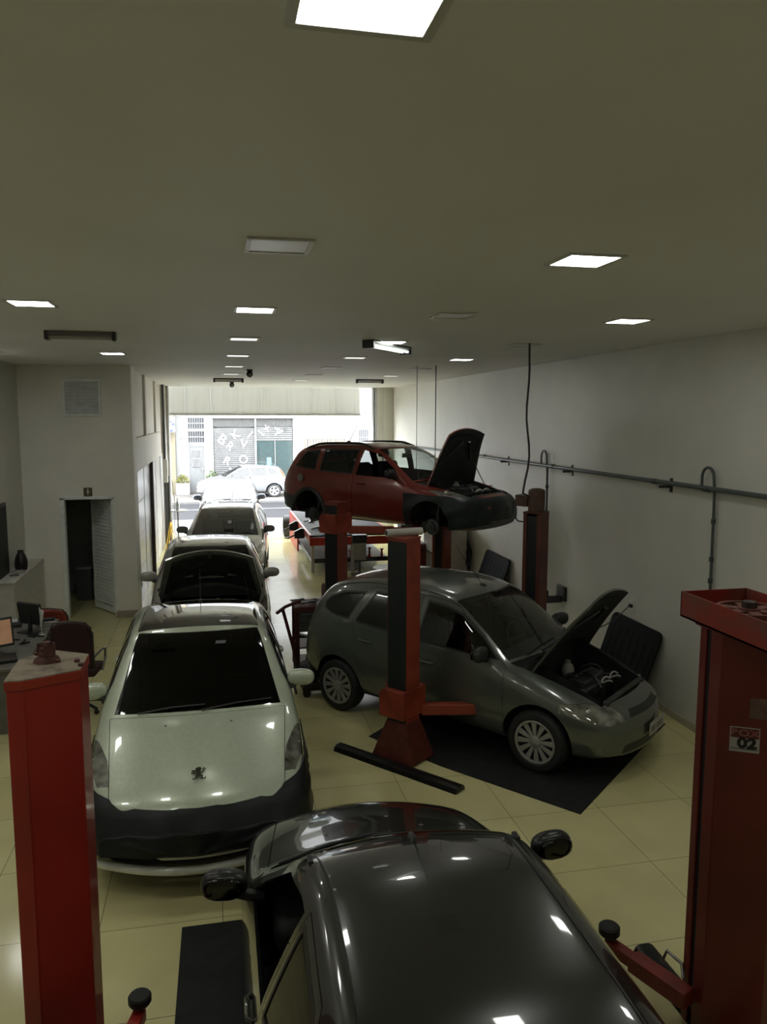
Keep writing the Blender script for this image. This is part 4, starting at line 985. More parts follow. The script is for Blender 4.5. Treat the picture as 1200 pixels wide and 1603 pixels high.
# ------------------------------------------------------------------ two-post lifts
def lift_post(name, label, loc, rz, h, w=.26, dpt=.22, carz=.12, mats=(red_m, blackp_m), top='plate', arms=(), motor=False, cover=True):
    # local: +X faces the car, columns extend along Y
    t = thing(name, label, 'lift post', loc, rz, 'lift posts')
    m = MB(); a, b = dpt/2, w/2
    m.prism([(-a, -b), (a, -b), (a, -b+.05), (a-.012, -b+.05), (a-.012, -b+.012), (-a+.012, -b+.012), (-a+.012, b-.012), (a-.012, b-.012), (a-.012, b-.05), (a, b-.05), (a, b), (-a, b)], .02, h, 'z')
    m.build('column', mats[0], t, smooth=False)
    MB().box(a-.03, a-.014, -b+.03, b-.03, .05, h-.03).build('slot_curtain', mats[1], t)
    f = MB(); f.cyl((0, 0, .05), .022, h-.1, 12); f.build('lead_screw', steel_m, t)
    if cover: MB().box(-a-.006, a+.006, -b-.006, b+.006, h, h+.02).build('top_plate', mats[0], t, bev=.004)
    m = MB(); m.prism([(-.20, -.20), (.20, -.20), (.20, .20), (-.20, .20)], 0, .02, 'z')
    p_ = .09; m.add([(-a-p_, -b-p_-.04, .02), (a+p_, -b-p_-.04, .02), (a+p_, b+p_+.04, .02), (-a-p_, b+p_+.04, .02), (-a-.005, -b-.005, .40), (a+.005, -b-.005, .40), (a+.005, b+.005, .40), (-a-.005, b+.005, .40)], [(0, 3, 2, 1), (4, 5, 6, 7), (0, 1, 5, 4), (1, 2, 6, 5), (2, 3, 7, 6), (3, 0, 4, 7)])
    m.build('base_gusset', mat('base_dark_red', (.12, .024, .016), .5, noise=.2), t, smooth=False)
    # carriage
    m = MB(); m.prism([(-b-.01, 0), (b+.06, 0), (b+.06, .24), (b+.01, .29), (-b-.01, .29)], -a-.06, a+.10, 'x')
    m.build('carriage', orange_m, t, loc=(0, 0, carz), bev=.006)
    for (ang, ln, ph) in arms:
        A = rotz(R(ang)); e = bpy.data.objects.new('arm', None); COL.objects.link(e); e.parent = t; e.location = (a+.06, (.10 if ang > 0 else -.10), carz+.03); e.rotation_euler = (0, 0, R(ang))
        MB().box(0, ln*.6, -.05, .05, -.055, .055).build('outer_arm', orange_m, e, bev=.008)
        MB().box(ln*.5, ln, -.036, .036, -.04, .04).build('inner_arm', orange_m, e, bev=.006)
        MB().lathe([(0, ph-.05), (.05, ph-.05), (.06, ph-.035), (.06, ph-.01), (.052, ph), (0, ph)], c=(ln, 0, 0), n=24).build('pad', black_m, e)
        MB().cyl((ln, 0, -.04), .028, ph, 14).build('pad_screw', orange_m, e)
    if motor:
        f = MB(); f.cyl((0, 0, h+.02), .105, .26, 20); f.ell((0, 0, h+.28), (.105, .105, .035), 20, 6); f.box(-.08, .08, -.26, -.09, h+.08, h+.22)
        f.build('motor', mat('motor_brown', (.09, .045, .03), .5, noise=.2), t, bev=.006)
        MB().tube([(0, -.25, h+.17), (0, -.32, h+.12), (0, -.33, h-.02), (0, -.26, h-.12), (-.05, -.13, h-.14)], .009, 6).build('motor_cable', blackp_m, t)
        MB().box(-a-.004, -a, -.11, -.02, h-.20, h-.12).build('rating_sticker', mat('sticker_grey', (.4, .4, .38), .4), t)
    return t
def rail(loc, rz, L_, lab, grp=True):
    m = MB(); m.prism([(-.08, 0), (.08, 0), (.06, .045), (.03, .06), (-.03, .06), (-.06, .045)], -L_/2, L_/2, 'y'); o = m.build('floor_rail', mat('rail_black_steel', (.018, .018, .018), .28, .4, noise=.2), loc=loc, rot=(0, 0, rz), bev=.006)
    return tag(o, lab, 'floor rail', 'black floor rails of the lifts')
TH = R(39.3); AX = Vector((.7735, .6338, 0))     # from near post to far post
postm = (orange_m, mat('post_curtain', (.008, .012, .013), .5))
# grey minivan lift
pn = lift_post('lift_post', 'orange lift post with a pale tube on top, in front of the minivan', (1.80, 7.40, 0), TH, 2.26, w=.24, dpt=.22, mats=postm, carz=.45, arms=((-50, 1.0, .10), (55, .95, .10)))
# dark painted side facing the viewer
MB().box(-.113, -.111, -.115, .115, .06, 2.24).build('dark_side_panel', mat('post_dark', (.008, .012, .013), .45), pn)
rail((1.66, 7.13, 0), TH, 1.52, 'black steel floor rail at the foot of the post with the pale tube')
pf = lift_post('lift_post', 'dark red lift post with a motor on top, by the right wall', (3.90, 9.05, 0), TH+math.pi, 2.26, w=.24, dpt=.22, mats=(mat('post_far_red', (.13, .032, .022), .5, noise=.2, scale=3), postm[1]), carz=.30, motor=True, arms=((-50, .8, .10),))
o = MB().cyl((-.19, 0, 0), .038, .38, 20, 'x').build('cardboard_tube', mat('pale_tube', (.52, .50, .47), .5), loc=(1.80, 7.40, 2.322), rot=(0, 0, R(10))); tag(o, 'pale tube lying across the top of the lift post before the minivan', 'tube')
MB().lathe([(0, -.192), (.025, -.192), (.025, -.18)], ax='x', n=16).build('end_hole', dark_m, o)
# raised car lift
CX5 = Vector((2.90, 12.51, 0))
pA = CX5 - AX*1.42 + Vector((-.06, -.10, 0)); pB = CX5 + AX*1.36
n1 = lift_post('lift_post', 'dark red lift post holding up the raised red car on its near side', tuple(pA), TH, 2.17, w=.26, dpt=.22, mats=(mat('post_mid_red', (.20, .035, .022), .45, noise=.15, scale=3), postm[1]), carz=1.72, arms=((-52, 1.15, .07), (60, .95, .07)))
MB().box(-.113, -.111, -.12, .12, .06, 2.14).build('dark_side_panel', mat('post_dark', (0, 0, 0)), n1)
MB().box(.18, .30, -.62, -.22, .04, .14).build('worn_sticker', mat('sticker_old', (.18, .17, .17), .5), n1) if False else None
lift_post('lift_post', 'brown-red lift post behind the raised red car, seen under its sill', tuple(pB), TH+math.pi, 2.17, w=.26, dpt=.22, mats=(mat('post_mid_red', (0, 0, 0)), postm[1]), carz=1.62, arms=((-60, 1.0, .10), (58, .95, .10)))
rail(tuple(CX5-AX*1.62+Vector((0, 0, 0))), TH, 1.5, 'black steel floor rail at the foot of the post under the raised red car')
# foreground lift : left post
t = thing('lift_post', 'large bright red lift post at the left edge with rusty cap on its dusty top', 'lift post', (-.70, 3.42, 0), 0, 'lift posts')
k = 1.105; sec = [(-.77*k, 2.94*k), (-.71*k, 2.94*k), (-.52*k, 3.03*k), (-.52*k, 3.23*k), (-.70*k, 3.33*k), (-.78*k, 3.19*k)]
HP = 2.40; sec = [(x+.70, y-3.42) for x, y in sec]; cxm = sum(p[0] for p in sec)/6; cym = sum(p[1] for p in sec)/6
ins = [(cxm+(x-cxm)*.965, cym+(y-cym)*.965) for x, y in sec]
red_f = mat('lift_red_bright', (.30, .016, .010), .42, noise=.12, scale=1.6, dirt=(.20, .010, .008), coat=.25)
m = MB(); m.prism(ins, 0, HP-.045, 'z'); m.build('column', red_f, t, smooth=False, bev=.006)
m = MB(); m.prism(sec, HP-.045, HP-.004, 'z'); m.build('top_plate_rim', mat('rim_orange_red', (.34, .035, .018), .45, noise=.1), t, smooth=False, bev=.003)
m = MB(); m.prism([(cxm+(x-cxm)*.99, cym+(y-cym)*.99) for x, y in sec], HP-.004, HP, 'z'); m.build('dusty_top', mat('dusty_top', (.24, .20, .15), .9, noise=.2, scale=14, dirt=(.15, .12, .09)), t, smooth=False)
# vertical fold strips on the sheet
m = MB(); p, q = Vector(ins[1]), Vector(ins[0]); 
m.cyl((ins[1][0], ins[1][1], 0), .006, HP-.05, 8); m.build('folded_edge', red_f, t)
RC = MB(); m = RC; m.lathe([(0, .085), (.018, .085), (.021, .066), (.027, .062), (.029, .042), (.033, .039), (.035, .024), (.050, .014), (.056, .0)], c=(cxm+.0, cym+.06, HP), n=28)
for a in (0, 1.6, 3.2, 4.8): m.box(-.006, .006, -.006, .006, 0, .05, Matrix.Translation((cxm+.03*math.cos(a), cym+.06+.03*math.sin(a), HP+.03)))
m.build('rusty_cap', mat('rust_brown', (.10, .032, .024), .75, noise=.25, scale=25), t)
m = MB()
for dx, dy in ((-.16, -.10), (.13, .02), (.155, -.04), (-.06, .16), (.05, .03)): m.tube([(cxm+dx, cym+dy, HP), (cxm+dx, cym+dy, HP+.012)], .012, 6)
m.build('bolt', mat('rust_brown', (0, 0, 0)), t)
e = bpy.data.objects.new('arm', None); COL.objects.link(e); e.parent = t; e.location = (.10, .22, .20); e.rotation_euler = (0, 0, R(75))
MB().box(0, .32, -.045, .045, -.05, .05).build('outer_arm', red_m, e, bev=.008); MB().box(.2, .47, -.034, .034, -.035, .035).build('inner_arm', red_m, e, bev=.006)
MB().lathe([(0, .06), (.052, .06), (.062, .075), (.062, .105), (.054, .115), (0, .115)], c=(.47, 0, 0), n=28).build('pad', black_m, e); MB().cyl((.47, 0, -.04), .026, .1, 14).build('pad_screw', red_m, e)
# foreground right post
t = thing('lift_post', 'large dark red lift post on the right with a pulley in its open top box', 'lift post', (2.70, 3.36, 0), 0, 'lift posts')
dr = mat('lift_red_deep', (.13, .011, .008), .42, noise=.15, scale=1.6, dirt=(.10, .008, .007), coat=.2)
x0, x1, y0, y1 = -.14, .15, -.33, .32; hh = 2.36
yq = .133; xe, ye = x0+.30*.875, yq-.30*.485
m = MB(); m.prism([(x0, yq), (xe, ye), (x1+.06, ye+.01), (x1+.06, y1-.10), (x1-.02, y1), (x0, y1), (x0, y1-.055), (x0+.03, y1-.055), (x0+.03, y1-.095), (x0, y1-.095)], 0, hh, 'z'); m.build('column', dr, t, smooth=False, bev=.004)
MB().box(x0+.012, x0+.03, y1-.093, y1-.057, .1, hh-.01).build('slot_shadow_strip', black_m, t)
X0, X1, Y0, Y1 = -.21, .20, -.30, .41; z0, z1 = hh, 2.50; th = .008
m = MB(); m.box(X0, X0+th, Y0, Y1, z0, z1); m.box(X1-th, X1, Y0, Y1, z0, z1); m.box(X0, X1, Y0, Y0+th, z0, z1); m.box(X0, X1, Y1-th, Y1, z0, z1); m.box(X0, X1, Y0, Y1, z0, z0+.01)
m.build('top_box', mat('top_box_red', (.20, .02, .013), .45, noise=.2, scale=5, dirt=(.15, .05, .035)), t, smooth=False)
m = MB(); m.prism([(x0-.02, yq-.02), (xe+.02, ye-.03), (X1-.02, ye), (X1-.02, y1+.02), (x0-.02, y1+.02)], hh-.03, hh); m.build('neck_plate', dr, t)
m = MB(); cxp, cyp = .0, .12; zq = 2.455; n = 40; ri, ro = .06, .165
m.lathe([(ro-.02, zq-.02), (ro, zq-.02), (ro, zq+.01), (ro-.02, zq+.01)], c=(cxp, cyp, 0), n=n, close=True); m.lathe([(0, zq-.02), (.055, zq-.02), (.055, zq+.012), (0, zq+.012)], c=(cxp, cyp, 0), n=n)
for a in range(6):
    an = a*math.pi/3+.2; m.box(.04, ro-.01, -.028, .028, zq-.012, zq+.004, Matrix.Translation((cxp, cyp, 0)) @ rotz(an))
m.build('pulley', mat('pulley_rust', (.17, .055, .04), .6, noise=.2), t)
MB().tube([(cxp, cyp, zq), (cxp, cyp, zq+.045)], .038, 6).build('pulley_nut', mat('nut_dark', (.04, .03, .026), .5), t)
# old patch and BOX 02 sticker on the face towards the aisle
FM = Matrix.Translation((x0, yq, 0)) @ rotz(math.atan2(-.485, .875))
m = MB(); m.box(.15, .30, -.003, 0, 1.89, 2.0, FM); m.build('paint_patch', mat('patch_grey', (.17, .10, .085), .7, noise=.2, scale=10), t)
def fbox(a, b, y, c, d): return MB().box(a, b, y-.0006, y+.0006, c, d, FM)
zc = 1.77; tc = .135; s_ = MB().box(tc-.073, tc+.073, -.002, 0, zc-.068, zc+.068, FM).build('box_number_sticker', mat('sticker_white', (.40, .38, .37), .4, noise=.05), t, bev=.002)
fbox(tc-.067, tc+.067, -.0025, zc+.010, zc+.062).build('sticker_header', mat('sticker_red', (.10, .012, .016), .4), s_)
fbox(tc-.067, tc+.067, -.0025, zc-.052, zc-.049).build('sticker_line', black_m, s_)
FA = math.atan2(-.485, .875)
textobj('sticker_number', '02', .075, black_m, FM @ Vector((tc+.012, -.004, zc-.020)), (R(90), 0, FA), s_, bold=.003, sx=1.25)
textobj('sticker_heading', 'BOX', .052, mat('sticker_letters', (.30, .10, .10), .4), FM @ Vector((tc, -.004, zc+.036)), (R(90), 0, FA), s_, bold=.002, sx=1.3)
e = bpy.data.objects.new('arm', None); COL.objects.link(e); e.parent = t; e.location = (-.19, .18, .22); e.rotation_euler = (0, 0, R(112))
MB().box(0, .38, -.05, .05, -.05, .05).build('outer_arm', mat('arm_red', (.20, .022, .016), .45, noise=.15), e, bev=.008); MB().box(.25, .56, -.036, .036, -.035, .035).build('inner_arm', mat('arm_red', (0, 0, 0)), e, bev=.006)
MB().lathe([(0, .06), (.052, .06), (.064, .075), (.064, .115), (.054, .125), (0, .125)], c=(.56, 0, 0), n=28).build('pad', black_m, e); MB().cyl((.56, 0, -.04), .026, .1, 14).build('pad_screw', mat('arm_red', (0, 0, 0)), e)
MB().tube([(.08, -.06, .05), (.12, -.10, .10), (.22, -.10, .12), (.24, -.08, .04)], .010, 8).build('lock_handle', steel_m, e)
rail((2.64, 3.44, 0), 0, 1.56, 'black steel floor rail beside the deep red post at the lower right')
rail((-.73, 3.44, 0), 0, 1.40, 'black steel floor rail behind the foot of the bright red post on the left')
# mats
def fmat(name, pts, lab):
    o = MB().prism(pts, .001, .009, 'z').build(name, mat('floor_mat_black', (.010, .010, .011), .75, noise=.3, scale=9), smooth=False); return tag(o, lab, 'mat', 'black mats on the floor')
u = Vector((.633, -.774, 0)); v = Vector((.7735, .6338, 0)); cM = Vector((3.04, 5.93, 0))
q = [cM, cM+v*2.45, cM+v*2.45-u*3.0, cM-v*.04-u*3.0+v*.3, Vector((2.113, 7.09, 0))]
fmat('floor_mat', [(cM.x, cM.y), (4.90, 7.60), (3.35, 9.7), (1.55, 7.95), (2.113, 7.09)], 'large black rubber mat spread under the minivan')
fmat('floor_mat', [(-.302, 5.08), (1.9, 5.08), (1.9, 1.5), (-.33, 1.5)], 'black rubber mat under the near-black foreground car')
# ------------------------------------------------------------------ work stands behind
bred = mat('bench_red', (.42, .035, .02), .4, noise=.1)
t = thing('alignment_bench', 'long red frame bench with steel top standing between cars and right wall', 'bench', (2.95, 19.3, 0))
MB().box(-.95, .95, -2.3, 2.3, .80, .84).build('bench_top', mat('bench_steel', (.05, .05, .05), .7, .0, spec=.15, noise=.15), t, bev=.005)
m = MB(); m.box(-.98, -.93, -2.35, 2.35, .70, .86); m.box(.93, .98, -2.35, 2.35, .70, .86); m.box(-.98, .98, -2.38, -2.32, .62, .80); m.box(-.98, .98, 2.32, 2.38, .62, .80); m.build('bench_frame', bred, t, bev=.006)
MB().box(-.985, -.94, .3, 2.35, .05, .70).build('side_panel', bred, t, bev=.006)
for sx, sy in ((-.9, -2.25), (.9, -2.25), (-.9, 2.2), (.9, 2.2), (0, -2.25)): MB().box(sx-.035, sx+.035, sy-.035, sy+.035, 0, .80).build('leg', mat('leg_pale', (.45, .40, .38), .4), t, bev=.004)
m = MB(); m.box(-.9, .9, -2.2, 2.2, .20, .215); m.box(-.92, -.90, -2.2, 2.2, .20, .30); m.box(-.9, .9, -2.22, -2.20, .20, .30); m.build('lower_tray', blackp_m, t, bev=.003)
for yy in (.1, -1.2): 
    m = MB(); m.prism([(-1.2, .62), (-.96, .62), (-.96, .84), (-1.04, .86), (-1.2, .78)], yy-.06, yy+.06, 'y'); m.tube([(-1.18, yy, .70), (-1.36, yy, .62)], .02, 8); m.build('turn_clamp', blackp_m, t, bev=.006)
for k, (x, y) in enumerate(((-.55, -2.0), (-.30, -1.9), (.0, -2.0), (.5, -1.7), (.75, -1.9))):
    e = MB().lathe([(.07, 0), (.07, .01), (.03, .04), (.022, .18), (.05, .20), (.05, .215), (0, .215)], c=(2.95+x, 19.3+y, .215), n=14).build('jack_stand', bred); tag(e, ('leftmost','second from left','middle','second from right','rightmost')[k]+' small dark red stand in the tray below the red bench', 'jack stand', 'small stands in the tray of the red bench')
def clamp(x, y, z, rz, lab):
    m = MB(); T = Matrix.Translation((x, y, z)) @ rotz(rz)
    m.tube([T @ Vector(p) for p in ((-.25, 0, .03), (-.1, .03, .05), (.1, -.03, .05), (.25, 0, .03))], .022, 8); m.tube([T @ Vector(p) for p in ((0, 0, .05), (.02, 0, .22), (.10, 0, .26))], .018, 8); m.tube([T @ Vector(p) for p in ((-.1, .18, .03), (0, 0, .05), (.1, -.2, .03))], .016, 8); m.box(-.05, .05, -.05, .05, 0, .06, T)
    o = m.build('wheel_clamp', steel_m, bev=.003); tag(o, lab, 'clamp', 'steel wheel clamps on the red bench')
clamp(2.35, 17.9, .84, .4, 'steel wheel clamp on the near end of the red bench'); clamp(2.30, 19.2, .84, 1.2, 'steel wheel clamp in the middle of the red bench'); clamp(2.55, 20.6, .84, .1, 'steel wheel clamp at the far end of the red bench')
t = thing('display_stand', 'small screen unit hanging under the edge of the red bench', 'screen', (3.02, 16.55, 0))
MB().box(-.14, .14, -.05, .05, .34, .74).build('screen_body', mat('screen_grey', (.25, .24, .23), .3), t, bev=.01); MB().box(-.16, .16, -.07, .07, .72, .90).build('top_housing', blackp_m, t, bev=.015); MB().box(-.02, .02, -.02, .02, .0, .36).build('pole', blackp_m, t); MB().box(-.18, .18, -.14, .14, 0, .03).build('foot', blackp_m, t, bev=.01)
t = thing('oil_drum', 'dark round drum with steel lid behind the minivan roof', 'drum', (3.10, 14.0, 0))
MB().lathe([(0, 0), (.27, 0), (.28, .02), (.275, .28), (.285, .29), (.275, .30), (.275, .60), (.285, .62), (.275, .64)], n=36).build('drum_body', mat('drum_dark', (.05, .055, .055), .5), t)
MB().lathe([(0, .655), (.26, .655), (.29, .66), (.29, .64), (.275, .63)], n=36).build('lid', mat('drum_lid', (.16, .16, .155), .35, .6), t)
# engine hoist mass of dark red machinery beyond
t = thing('wheel_balancer', 'dark red machine on a pedestal between the red bench and the right wall', 'machine', (4.15, 16.2, 0))
MB().box(-.25, .25, -.3, .3, 0, .75).build('cabinet', mat('machine_red', (.12, .02, .015), .5, noise=.2), t, bev=.05)
MB().box(-.03, .03, .22, .28, .75, 1.5).build('mast', blackp_m, t); m = MB(); m.tube([(-.55, 0, .92), (.1, 0, .92)], .05, 14); m.lathe([(0, 0), (.12, 0), (.14, .03), (0, .06)], c=(-.45, 0, .92), ax='x', n=24); m.build('shaft', steel_m, t)
MB().box(-.3, .3, -.1, .28, .95, 1.2).build('control_head', mat('head_dark', (.03, .03, .03), .4), t, bev=.03)
t = thing('white_cabinet', 'pale cabinet with slanted shelves by the right wall behind the raised car', 'cabinet', (4.65, 15.6, 0))
MB().box(-.3, .35, -.5, .5, 0, 1.25).build('cabinet_body', mat('cabinet_pale', (.48, .45, .43), .5), t, bev=.012)
MB().box(-.315, -.30, -.45, .45, .62, .64).build('shelf_line', blackp_m, t)
# tyre leaning near the bench outside end
o = MB().lathe([(.2, -.09), (.29, -.10), (.315, -.05), (.315, .05), (.29, .10), (.2, .09)], ax='x', n=36, close=True).build('spare_tyre', tyre_m, loc=(1.95, 22.3, .33)); tag(o, 'grey tyre standing at the street end of the red bench', 'tyre')
MB().lathe([(.2, -.05), (.15, -.02), (.04, 0), (0, 0)], ax='x', n=28).build('rim', alu_m, o)
o = MB().lathe([(.2, -.09), (.29, -.10), (.315, -.05), (.315, .05), (.29, .10), (.2, .09)], ax='x', n=36, close=True).build('loose_wheel', tyre_m, loc=(2.62, 17.6, 1.16), rot=(0, 0, R(10))); tag(o, 'loose wheel with pale rim standing on the red bench', 'wheel')
MB().lathe([(.2, -.07), (.17, -.06), (.04, -.04), (0, -.04)], ax='x', n=28).build('rim', alu_m, o)
# tool trolley
dkr = mat('trolley_dark_red', (.07, .016, .014), .5, noise=.2)
t = thing('tool_trolley', 'dark red tool trolley with grey drawers behind the minivan tail', 'tool trolley', (1.30, 10.30, 0))
for sx in (-.30, .36):
    for sy in (-.20, .20): MB().box(sx-.03, sx+.03, sy-.02, sy+.02, .08, .92).build('post', dkr, t, bev=.003)
MB().box(-.33, .40, -.24, .24, .88, .95).build('top_tray', dkr, t, bev=.004)
for k in range(2):
    d = MB().box(-.27, .33, -.23, .22, .74-k*.13, .86-k*.13).build('drawer', mat('drawer_grey', (.075, .078, .08), .4, noise=.1), t, bev=.004); MB().box(-.24, .30, -.245, -.23, .845-k*.13, .857-k*.13).build('drawer_pull', steel_m, d)
MB().box(-.31, .38, -.22, .22, .38, .40).build('shelf', dkr, t); MB().box(-.31, .38, -.22, .22, .14, .17).build('bottom_shelf', dkr, t)
for k, (sx, sy) in enumerate(((-.3, -.2), (-.3, .2), (.36, -.2), (.36, .2))): MB().cyl((sx-.015, sy, .045), .045, .03, 16, 'x').build('caster', black_m, t)
random.seed(11)
for k in range(9):
    x = 1.02+.07*k+random.uniform(-.02, .02); a = random.uniform(-.9, .9); T = Matrix.Translation((x, 10.3+random.uniform(-.12, .12), .965)) @ rotz(a)
    m = MB(); L_ = random.uniform(.12, .22); m.tube([T @ Vector((-L_/2, 0, .01)), T @ Vector((L_/2, 0, .012))], .010, 6); m.box(L_/2-.02, L_/2+.03, -.02, .02, 0, .025, T)
    o = m.build('hand_tool', steel_m if k % 2 else blackp_m, bev=.002); tag(o, ('leftmost', 'second from left', 'third from left', 'fourth from left', 'middle', 'fourth from right', 'third from right', 'second from right', 'rightmost')[k]+(' black', ' steel')[k % 2]+' hand tool in the heap on the tool trolley', 'tool', 'hand tools heaped on the tool trolley')
o = MB().tube([(1.40, 10.42, .96), (1.40, 10.42, 1.16), (1.40, 10.42, 1.19)], .03, 8, rr=[.03, .03, .008]).build('bottle', mat('bottle_brown', (.07, .03, .02), .4)); tag(o, 'brown pointed bottle standing on the back of the tool trolley', 'bottle')
for k in range(4):
    o = MB().box(1.42, 1.64, 10.16, 10.36, .402+k*.03, .428+k*.03).build('parts_box', mat('box_card%d' % (k % 2), ((.32, .28, .23), (.18, .15, .13))[k % 2], .6), bev=.003); tag(o, ('lowest', 'second lowest', 'second highest', 'topmost')[k]+' flat box stacked on the shelf of the tool trolley', 'box', 'flat boxes on the trolley shelf')
o = MB().tube([(.72, 9.9, .93), (.84, 10.02, .98), (1.05, 10.12, 1.03)], .022, 8).build('lever_bar', dkr); tag(o, 'dark bar handle sticking out left over the tool trolley', 'bar')
MB().tube([(.80, 9.98, .965), (.93, 10.0, .45), (1.0, 10.05, .10)], .022, 8).build('shaft', dkr, o)
# jack
t = thing('trolley_jack', 'low dark jack on wheels between the silver hatchback and the minivan', 'jack', (1.18, 9.45, 0))
MB().box(-.20, .40, -.16, .16, .07, .17).build('jack_frame', mat('jack_dark', (.03, .022, .02), .5, noise=.2), t, bev=.015)
for sx in (-.15, .33):
    for sy in (-.17, .15): MB().cyl((sx, sy, .05), .05, .03, 16, 'y').build('caster', black_m, t)
m = MB(); m.ell((-.08, 0, .30), (.17, .13, .14), 16, 10); m.cyl((-.08, 0, .40), .06, .09, 14); m.tube([(.02, 0, .35), (.13, 0, .42), (.20, 0, .46)], .025, 8); m.tube([(-.2, .05, .3), (-.3, -.1, .15), (-.28, -.16, .05)], .018, 8); m.tube([(.05, .02, .30), (.18, -.12, .16), (.24, -.15, .12)], .018, 8)
m.build('pump_unit', mat('jack_black', (.02, .02, .022), .4), t, bev=.003)
MB().box(.05, .40, -.14, .14, .17, .20).build('pale_tray', mat('jack_tray', (.35, .34, .33), .4), t, bev=.004)
# ------------------------------------------------------------------ left office corner
t = thing('partition_wall', 'white waist-high partition with a flat top by the back left corner', 'partition', (-2.92, 12.0, 0))
pm = mat('partition_white', (.60, .59, .54), .5); MB().box(-.26, 0, 0, BY-12.02, 0, 1.03).build('panel', pm, t, bev=.004); MB().box(-.26, .02, -.02, BY-12.02, 1.03, 1.06).build('top_board', pm, t, bev=.004)
t = thing('vase', 'black ribbed vase standing on the white partition', 'vase', (-3.03, 12.95, 1.06))
MB().lathe([(0, 0), (.085, 0), (.095, .05), (.098, .12), (.085, .19), (.06, .25), (.045, .27), (.045, .31), (.038, .31), (.038, .27)], n=24).build('vase_body', mat('vase_black', (.012, .010, .010), .35), t)
m = MB(); m.tube([(-3.03+.10*math.cos(a), 12.75+.12*math.sin(a), 1.07) for a in [k*.6 for k in range(11)]], .008, 6); tag(m.build('cable_coil', mat('pale_wire', (.3, .29, .27), .5)), 'pale coiled wire lying next to the black vase', 'cable')
o = MB().box(-.06, .06, -.04, .04, 0, .02).build('small_box', mat('mid_grey_box', (.12, .12, .12), .5), loc=(-3.02, 12.45, 1.06), rot=(0, 0, .5), bev=.004); tag(o, 'small grey gadget on the partition in front of the vase', 'box')
o = MB().box(LX, LX+.03, 11.7, 12.75, 1.0, 2.15).build('black_panel', blackp_m, bev=.006); tag(o, 'tall black panel at the left edge above the partition', 'panel'); MB().box(LX+.03, LX+.034, 11.75, 12.70, 1.05, 2.10).build('panel_face', mat('panel_gloss', (.010, .010, .010), .6), o)
desk_m = mat('desk_top_grey', (.16, .155, .14), .5, noise=.1)
t = thing('office_desk', 'grey office desk crowded with monitors at the left edge', 'desk', (-2.4, 9.9, 0))
MB().box(-.72, .28, -1.1, 1.05, .71, .74).build('desk_top', desk_m, t, bev=.004); MB().box(-.70, -.66, -1.05, 1.0, 0, .71).build('back_panel', desk_m, t)
for sy in (-1.05, 1.0): MB().box(-.68, .22, sy-.015, sy+.015, 0, .71).build('leg_panel', desk_m, t)
def monitor(loc, rz, lab, scr, w=.42, h=.30, frame=None):
    frame = frame or blackp_m
    t = thing('computer_monitor', lab, 'monitor', loc, rz, 'monitors on the desk')
    T = Matrix.Translation((0, 0, .10)) @ Matrix.Rotation(R(-8), 4, 'X')
    MB().box(-w/2, w/2, -.02, .03, 0, h, T).build('screen_housing', frame, t, bev=.01)
    MB().box(-w/2+.025, w/2-.025, -.023, -.020, .03, h-.025, T).build('screen', scr, t)
    MB().box(-.02, .02, .02, .05, .01, .2).build('neck', frame, t); MB().box(-.12, .12, -.06, .14, 0, .012).build('foot', frame, t, bev=.003)
    return t
monitor((-2.33, 10.35, .74), R(146), 'black monitor seen from behind on the office desk', mat('screen_off', (.01, .01, .01), .1), .36, .28)
monitor((-2.50, 9.30, .74), R(32), 'monitor with a dim orange picture at the left edge', mat('screen_orange', (.25, .15, .09), .3, emit=(.50, .27, .15), es=.32, noise=.25, scale=5), .42, .33, mat('monitor_green_grey', (.05, .06, .055), .4))
o = MB().box(-.15, .15, -.10, .10, 0, .002).build('paper_sheet', mat('paper', (.6, .6, .57), .7), loc=(-2.75, 10.75, .79), rot=(0, 0, .2)); tag(o, 'white paper lying on the dark folder by the partition', 'paper')
o = MB().box(-.22, .22, -.18, .18, 0, .045).build('folder', mat('folder_dark', (.03, .035, .035), .5), loc=(-2.76, 10.72, .742), rot=(0, 0, .15), bev=.004); tag(o, 'dark folder with a white paper on top on the desk', 'folder')
t = thing('telephone', 'black desk telephone on a pale box at the far end of the desk', 'telephone', (-2.22, 10.62, .74), .2)
MB().box(-.12, .12, -.09, .09, 0, .06).build('pale_box', mat('pale_box', (.35, .33, .31), .5), t, bev=.004); MB().box(-.11, .11, -.035, .035, .06, .10).build('handset', blackp_m, t, bev=.015)
t = thing('desk_flag', 'small white flag on a stick standing on the desk', 'flag', (-2.17, 10.12, .74))
MB().tube([(0, 0, 0), (-.02, 0, .36)], .005, 6).build('stick', white_m, t); MB().lathe([(0, 0), (.03, 0), (.03, .012), (0, .012)], n=16).build('base', white_m, t)
MB().grid(lambda u, v: (-.02+.035*u*(1.6-v)+.0, .02*math.sin(u*4+v*3), .34-.22*v-.03*u), 6, 8).build('flag_cloth', mat('flag_cloth', (.62, .62, .60), .7), t, thick=.003)
m = MB(); random.seed(5)
for k in range(6): m.box(-.06, .06, -.012, .012, 0, .015, Matrix.Translation((-2.32+random.uniform(-.14, .14), 9.98+random.uniform(-.2, .2), .742)) @ rotz(random.uniform(0, 3)))
tag(m.build('pen_heap', blackp_m), 'heap of dark cables and pens on the desk beside the flag', 'pens')['kind'] = 'stuff'
o = MB().box(-.10, .10, -.14, .14, 0, .04).build('keyboard', blackp_m, loc=(-2.34, 9.15, .742), rot=(0, 0, .3), bev=.01); tag(o, 'dark keyboard in front of the orange-picture monitor', 'keyboard')
